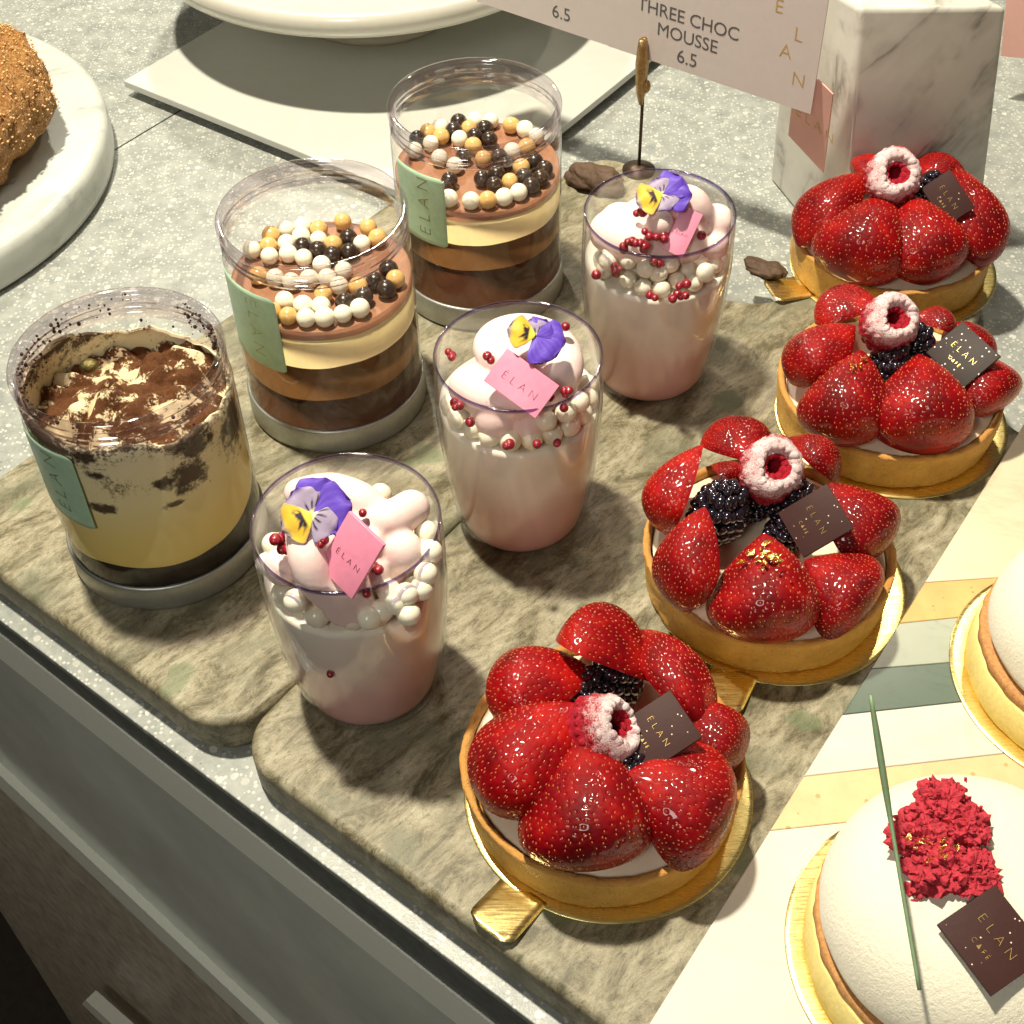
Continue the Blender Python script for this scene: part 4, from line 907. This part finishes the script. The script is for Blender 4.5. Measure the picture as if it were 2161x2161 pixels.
def crumbs(o, pts, seed, s0=.17):
    rs = np.random.RandomState(seed)
    for p in pts:
        m_ = MB(); 
        for k in range(rs.randint(1, 4)):
            v, f = ico(s0*rs.uniform(.7, 1.0), (rs.normal()*.07, rs.normal()*.07, rs.normal()*.04), 10, 8, (1, 1.15, .9)); m_.add(v, f)
        part('raspberry_crumb', m_.mesh('raspberry_crumb', M['crumb']), o, T(p))
def pansy(o, pos, n, up, size, spec):
    """petals: (angle deg, length, width, style)"""
    size *= 1.25; n = Vector(n).normalized(); up = Vector(up); y = (up-n*up.dot(n)).normalized(); x = y.cross(n)
    purple = Vector((.10, .04, .46)); lav = Vector((.36, .29, .42)); yel = Vector((.72, .45, .03)); blk = Vector((.015, .008, .02)); deep = Vector((.07, .02, .25))
    vs = []; fs = []; cs = []
    for idx, (ang, L, w, st) in enumerate(spec):
        a0 = math.radians(ang); dx = Vector((math.cos(a0), math.sin(a0))); dy = Vector((-dx.y, dx.x)); nu, nv = 34, 34; base = len(vs)
        for i in range(nu+1):
            t = i/nu; hw = w*1.12*math.sin(math.pi*min(1, t**1.45*.94+.015))**.62*(1+.03*math.sin(t*17+idx))
            for j in range(nv+1):
                s = j/nv*2-1; q = dx*(t*L*(1-.10*s*s*t))+dy*(s*hw)
                zz = -.05*L+.18*t*(1-t)*L+.035*math.sin(6*s+idx*2)*t*t*L+.02*math.sin(9*t+3*s+idx)*t*L+(.03+.03*idx)*L-.05*abs(s)**2*L
                vs.append((q.x, q.y, zz))
                edge = max(t, abs(s)*.9); streak = .5+.5*math.sin(s*22+idx)
                sm_ = lambda a_, b2, x_: max(0.0, min(1.0, (x_-a_)/(b2-a_)))
                nz_ = noise.noise(Vector((t*6, s*5, idx*3)))*.12; rr_ = t
                if st == 'purple':
                    c_ = purple.lerp(deep, sm_(.78, 1.05, edge)); c_ = c_.lerp(Vector((.24, .15, .66)), .45*(1-t)*streak)
                elif st == 'lav':
                    c_ = lav.lerp(deep, sm_(.80, .98, edge)); wk = sm_(.55, .85, .5+.5*math.sin(s*15+idx))*(1-sm_(.30, .50, t+nz_))
                    c_ = c_.lerp(blk, wk); c_ = Vector((.85, .78, .45)).lerp(c_, sm_(.10, .17, t))
                else:
                    c_ = yel.lerp(lav*.6, sm_(.78, .95, edge+nz_*.6))
                    c_ = c_.lerp(blk, sm_(.20, .26, t)*(1-sm_(.36, .48, t+nz_*2.0))*(1-sm_(.5, .75, abs(s))))
                    c_ = Vector((.95, .82, .08)).lerp(c_, sm_(.16, .24, t))
                cs.append(tuple(c_))
        for i in range(nu):
            for j in range(nv): a = base+i*(nv+1)+j; fs.append((a, a+nv+1, a+nv+2, a+1))
    ob = part('pansy_flower', mesh('pansy_flower', vs, fs, M['flower'], True, None, cs), o, frame(pos, x, y, n, size))
    md = ob.modifiers.new('s', 'SOLIDIFY'); md.thickness = .02
    return ob
WP = [('ÉLAN', -.08, .19, 1.7, 0)]
# --- cup 0 (front)
c, z = CC[0], CZ[0]; o = cup(c, 'pink mousse cup with an open pansy and tilted pink plaque, frontmost of the three cups')
whip(o, c, [([z(250, 850, 6.9), z(380, 850, 7.4), z(500, 890, 7.6), z(590, 960, 7.3)], [.42, .58, .58, .45]), ([z(520, 985, 7.3), z(620, 965, 7.5), z(710, 915, 7.3)], [.46, .55, .54]),
    ([z(270, 1000, 8.0), z(290, 1110, 7.8), z(330, 1220, 7.1), z(400, 1290, 6.6)], [.5, .54, .54, .5])],
    [(z(675, 1090, 7.0), .6), (z(190, 1150, 6.6), .56), (z(455, 1310, 6.3), .74), (z(430, 1060, 6.4), 1.15), (z(400, 930, 7.2), .62), (z(560, 1170, 6.7), .52), (z(480, 1010, 7.4), .5), (z(620, 1160, 6.5), .5), (z(540, 1060, 7.3), .5), (z(300, 900, 7.1), .5)])
pearls(o, c, z, 5.35, [('pw', [(575, 850), (155, 1060), (130, 1130), (750, 1000), (770, 1080), (680, 1280), (740, 1300), (650, 1360), (590, 1380), (265, 1290), (740, 1200), (790, 960), (780, 1180), (300, 1350), (240, 1230), (200, 1260), (610, 1300), (830, 1180), (760, 1350), (700, 1230), (820, 1060)])], 2.2, .36)
for x, y, zz in ((620, 1250, 6.5), (700, 1345, 6.1), (645, 1300, 6.35), (770, 1180, 6.7), (790, 1090, 7.0), (590, 1330, 6.2), (540, 1360, 6.2), (240, 1290, 6.5), (585, 858, 7.0), (770, 1010, 6.9), (760, 1090, 6.7), (150, 1060, 6.8), (690, 1265, 6.5), (755, 1240, 6.4), (125, 1140, 6.5)): part('chocolate_pearl', PEARL['pw'], o, T(z(x, y, zz)))
crumbs(o, [z(175, 1030, 7.9), z(195, 1062, 7.8), z(190, 1085, 7.6), z(210, 1020, 8), z(362, 1050, 8.3), z(520, 950, 8.1), z(570, 1160, 7.3), z(515, 1262, 7.1)], 1)
wp = Vector((c.x-.72, c.y-2.40, 3.4)); crumbs(o, [Vector((c.x-.55, c.y-2.43, 3.5))], 2, .16)
plaque(o, z(318, 1125, 7.6), z(455, 1262, 7.3), z(480, 945, 9.1), M['pinkp'], M['redink'], WP, 'pink_plaque')
pansy(o, z(305, 940, 8.8), (-.05, -.62, .78), (.12, 1, .6), .84, [(72, 1.0, .60, 'purple'), (18, 1.05, .64, 'purple'), (128, .78, .50, 'lav'), (-28, .74, .48, 'lav'), (-148, .82, .50, 'yellow')])
# --- cup 1 (middle)
c, z = CC[1], CZ[1]; o = cup(c, 'pink mousse cup with one smooth piped swirl under a flat pink plaque, middle cup')
sp = []; sr = []
for k in range(22):
    t = k/21; a = 3.6+t*10.2; r = 1.62*(1-t)**.8+.12; sp.append(Vector((c.x+r*math.cos(a)+.05, c.y+r*math.sin(a)+.1, 6.55+1.3*t**.9))); sr.append(.70-.36*t)
whip(o, c, [(sp, sr)], [(z(1060, 540, 6.1), .72), (Vector((c.x, c.y, 6.4)), 1.3), (z(1190, 560, 6.0), .6)])
pearls(o, c, z, 5.35, [('pw', [(1010, 600), (1080, 645), (1170, 655), (1260, 640), (1340, 590), (1400, 560), (930, 560), (1440, 520), (880, 500), (1450, 460), (1230, 700), (1130, 700), (1300, 560)])], 2.2, .36)
for x, y, zz in ((1260, 555, 6.4), (1340, 520, 6.5), (1395, 480, 6.5)): part('chocolate_pearl', PEARL['pw'], o, T(z(x, y, zz)))
crumbs(o, [z(878, 285, 7.2), z(1033, 297, 8.0), z(1223, 305, 8.2), z(1335, 175, 8.0), z(1283, 453, 7.3), z(1342, 440, 7.2), z(1325, 500, 7.0), z(890, 495, 6.7), z(945, 560, 6.4), z(1105, 657, 6.35), z(1228, 647, 6.4), z(1310, 650, 5.9)], 3)
plaque(o, z(1028, 405, 7.7), z(1240, 560, 7.0), z(1080, 248, 8.5), M['pinkp'], M['redink'], WP, 'pink_plaque')
pansy(o, z(1215, 212, 8.7), (.1, -.5, .86), (0, 1, .4), .72, [(-8, 1.05, .62, 'purple'), (-58, 1.0, .6, 'purple'), (48, .72, .46, 'purple'), (100, .62, .42, 'lav'), (168, .95, .52, 'yellow')])
# --- cup 2 (rear)
c, z = CC[2], CZ[2]; o = cup(c, 'pink mousse cup heaped with white pearls and red crumbs, rearmost of the three cups')
whip(o, c, [([z(380, 560, 6.7), z(480, 620, 6.8), z(620, 660, 6.7), z(740, 700, 6.5)], [.75, .75, .7, .6]), ([z(600, 420, 7.2), z(760, 370, 7.6), z(950, 360, 7.6), z(1020, 470, 7.0)], [.55, .6, .7, .7])],
    [(z(450, 500, 6.9), .75), (z(745, 500, 7.6), .48), (z(1160, 500, 6.7), .7), (z(1150, 650, 6.3), .55), (z(740, 600, 6.3), 1.2), (z(560, 500, 7.1), .6), (z(940, 640, 6.6), .7)])
pearls(o, c, z, 5.35, [('pw', [(365, 820), (515, 900), (620, 985), (755, 980), (860, 900), (1010, 940), (1090, 865), (400, 800), (560, 840), (700, 870), (945, 850), (330, 760), (1150, 800), (800, 860)])], 2.25, .33)
for x, y, zz in ((365, 775, 6.3), (515, 765, 6.4), (645, 830, 6.3), (735, 865, 6.1), (820, 795, 6.3), (390, 705, 6.5), (1085, 860, 6.1), (475, 440, 7.0), (330, 520, 6.8)): part('chocolate_pearl', PEARL['pw'], o, T(z(x, y, zz)))
crumbs(o, [z(x, y, zz) for x, y, zz in ((580, 415, 8.0), (640, 425, 8.0), (695, 405, 8.0), (630, 560, 7.6), (645, 590, 7.5), (720, 590, 7.5), (770, 600, 7.4), (520, 635, 7.5), (580, 640, 7.4), (480, 680, 7.2), (640, 680, 7.2), (430, 830, 6.3), (420, 880, 6.1), (275, 880, 6.0), (715, 780, 6.6), (920, 955, 6.5), (850, 1040, 5.8), (910, 1035, 5.8), (675, 1045, 5.8), (1030, 580, 7.2))], 5, .18)
plaque(o, z(775, 690, 7.0), z(925, 760, 6.8), z(905, 360, 8.2), M['pinkp'], M['redink'], [('ÉLAN', -.05, .2, 1.3, 0)], 'pink_plaque')
pansy(o, z(760, 285, 8.6), (-.1, -.55, .82), (0, 1, .4), .74, [(-5, 1.1, .6, 'purple'), (38, 1.0, .58, 'purple'), (-70, .66, .46, 'lav'), (110, .66, .44, 'lav'), (-165, .98, .56, 'yellow')])

# ------------------------------------------------------------------ white dome cakes
def dome_cake(c, label, glabel, R=3.55, H=3.3):
    gold_board(c.x, c.y, .124, None, glabel)
    o = thing('dome_cake', c, label, 'cake', 'white dome cakes')
    v, f = lathe([(0.01, 0), (3.9, 0), (3.95, .1), (3.9, 1.24), (3.83, 1.3), (.01, 1.3)], 128, wob=lambda r, z, a, k: (r+(.05*noise.noise(Vector((math.cos(a)*7, math.sin(a)*7, z*3))) if r > 1 else 0), z)); part('lemon_base', mesh('lemon_base', v, f, M['lemon']), o, T(c))
    v, f = lathe([(0.01, 1.3), (3.78, 1.3), (3.84, 1.36), (3.84, 1.62), (3.78, 1.68), (.01, 1.68)], 128, wob=lambda r, z, a, k: (r+(.06*noise.noise(Vector((math.cos(a)*9, math.sin(a)*9, z*3))) if r > 1 else 0), z)); part('biscuit_ring', mesh('biscuit_ring', v, f, M['biscuit']), o, T(c))
    pr = []
    for k in range(15):
        t = k/14*math.pi/2; pr.append((R*math.cos(t)**.72+.01, 1.78+.35+(H-.35)*math.sin(t)**.95*.86))
    pr = [(R-.45, 1.69), (R-.12, 1.78), (R, 2.02)]+pr
    v, f = lathe(pr, 128, wob=lambda r, z, a, k: (r*(1+.008*noise.noise(Vector((math.cos(a)*3, math.sin(a)*3, z)))), z)); part('dome', mesh('dome', v, f, M['velvet']), o, T(c))
    return o
dc = Vector((11.35, 15.8, .18)); o = dome_cake(dc, 'white dome cake topped with red sponge, a plaque and a thin green stick', 'gold board under the white dome cake with red sponge', 3.8, 3.0)
ZD = Zm(1361, 1361, .4141)
mm = MB(); rs = np.random.RandomState(4)
for (x, y, zz, sp_, n) in ((1520, 820, 4.7, .5, 700), (1400, 980, 4.6, .52, 800), (1640, 930, 4.7, .4, 500), (1480, 1150, 4.5, .52, 800), (1650, 1170, 4.5, .48, 600), (1400, 1260, 4.1, .3, 240), (1700, 1290, 4.1, .3, 240)):
    cc = ZD(x, y, zz+.12)
    v, f = ico(1, (0, 0, 0), 40, 26); core = []
    for q_ in v:
        q_ = Vector(q_); d_ = 1+.5*noise.noise(q_*2.2+cc)+.3*noise.noise(q_*6+cc)+.2*noise.noise(q_*13+cc); core.append(cc+Vector((q_.x*sp_*1.25, q_.y*sp_*1.25, q_.z*sp_*.85))*d_)
    mm.add(core, f)
    for k in range(n):
        p = cc+Vector((max(-1.5, min(1.5, rs.normal()))*sp_*.62, max(-1.5, min(1.5, rs.normal()))*sp_*.62, rs.normal()*sp_*.35)); v, f = ico(rs.uniform(.03, .11), p, 6, 4, (rs.uniform(.6, 1.5), rs.uniform(.6, 1.5), rs.uniform(.5, 1.3))); mm.add([Vector(q_)+Vector((rs.normal(), rs.normal(), rs.normal()))*.02 for q_ in v], f)
part('red_sponge', mm.mesh('red_sponge', M['moss'], False), o)
for ch_ in o.children:
    if ch_.name.startswith('red_sponge'): ch_.matrix_basis = Matrix.Translation(-o.location)
plaque(o, ZD(1470, 1400, 4.7), ZD(1745, 1765, 4.35), ZD(1800, 1250, 4.95), M['dark'], M['goldink'], [('ÉLAN', .06, .18, 1.7, 0), ('CAFÉ', -.22, .10, 1.5, 0)])
leaf_at(o, 3, 12, 1217+.3702*1385, 1217+.3702*1010, .9); leaf_at(o, 4, 22, 1217+.3702*1530, 1217+.3702*1040, 1.1)
pa, pb, pc = ZD(1150, 255, 8.3), ZD(1250, 880, 6.3), ZD(1400, 1760, 4.9)
path = [pa+(pb-pa)*(k/8) for k in range(8)]+[pb+(pc-pb)*(k/10) for k in range(11)]; v, f = tube(path, [.05+.035*math.sin(math.pi*min(1, k/9)) for k in range(len(path))], 8)
part('green_stick', mesh('green_stick', [Vector(p)-o.location for p in v], f, M['chive']), o, T(o.location))
dome_cake(Vector((17.9, 24.6, .18)), 'white dome cake cut off by the right edge of the picture', 'gold board under the dome cake cut by the right edge', 3.7, 3.1)
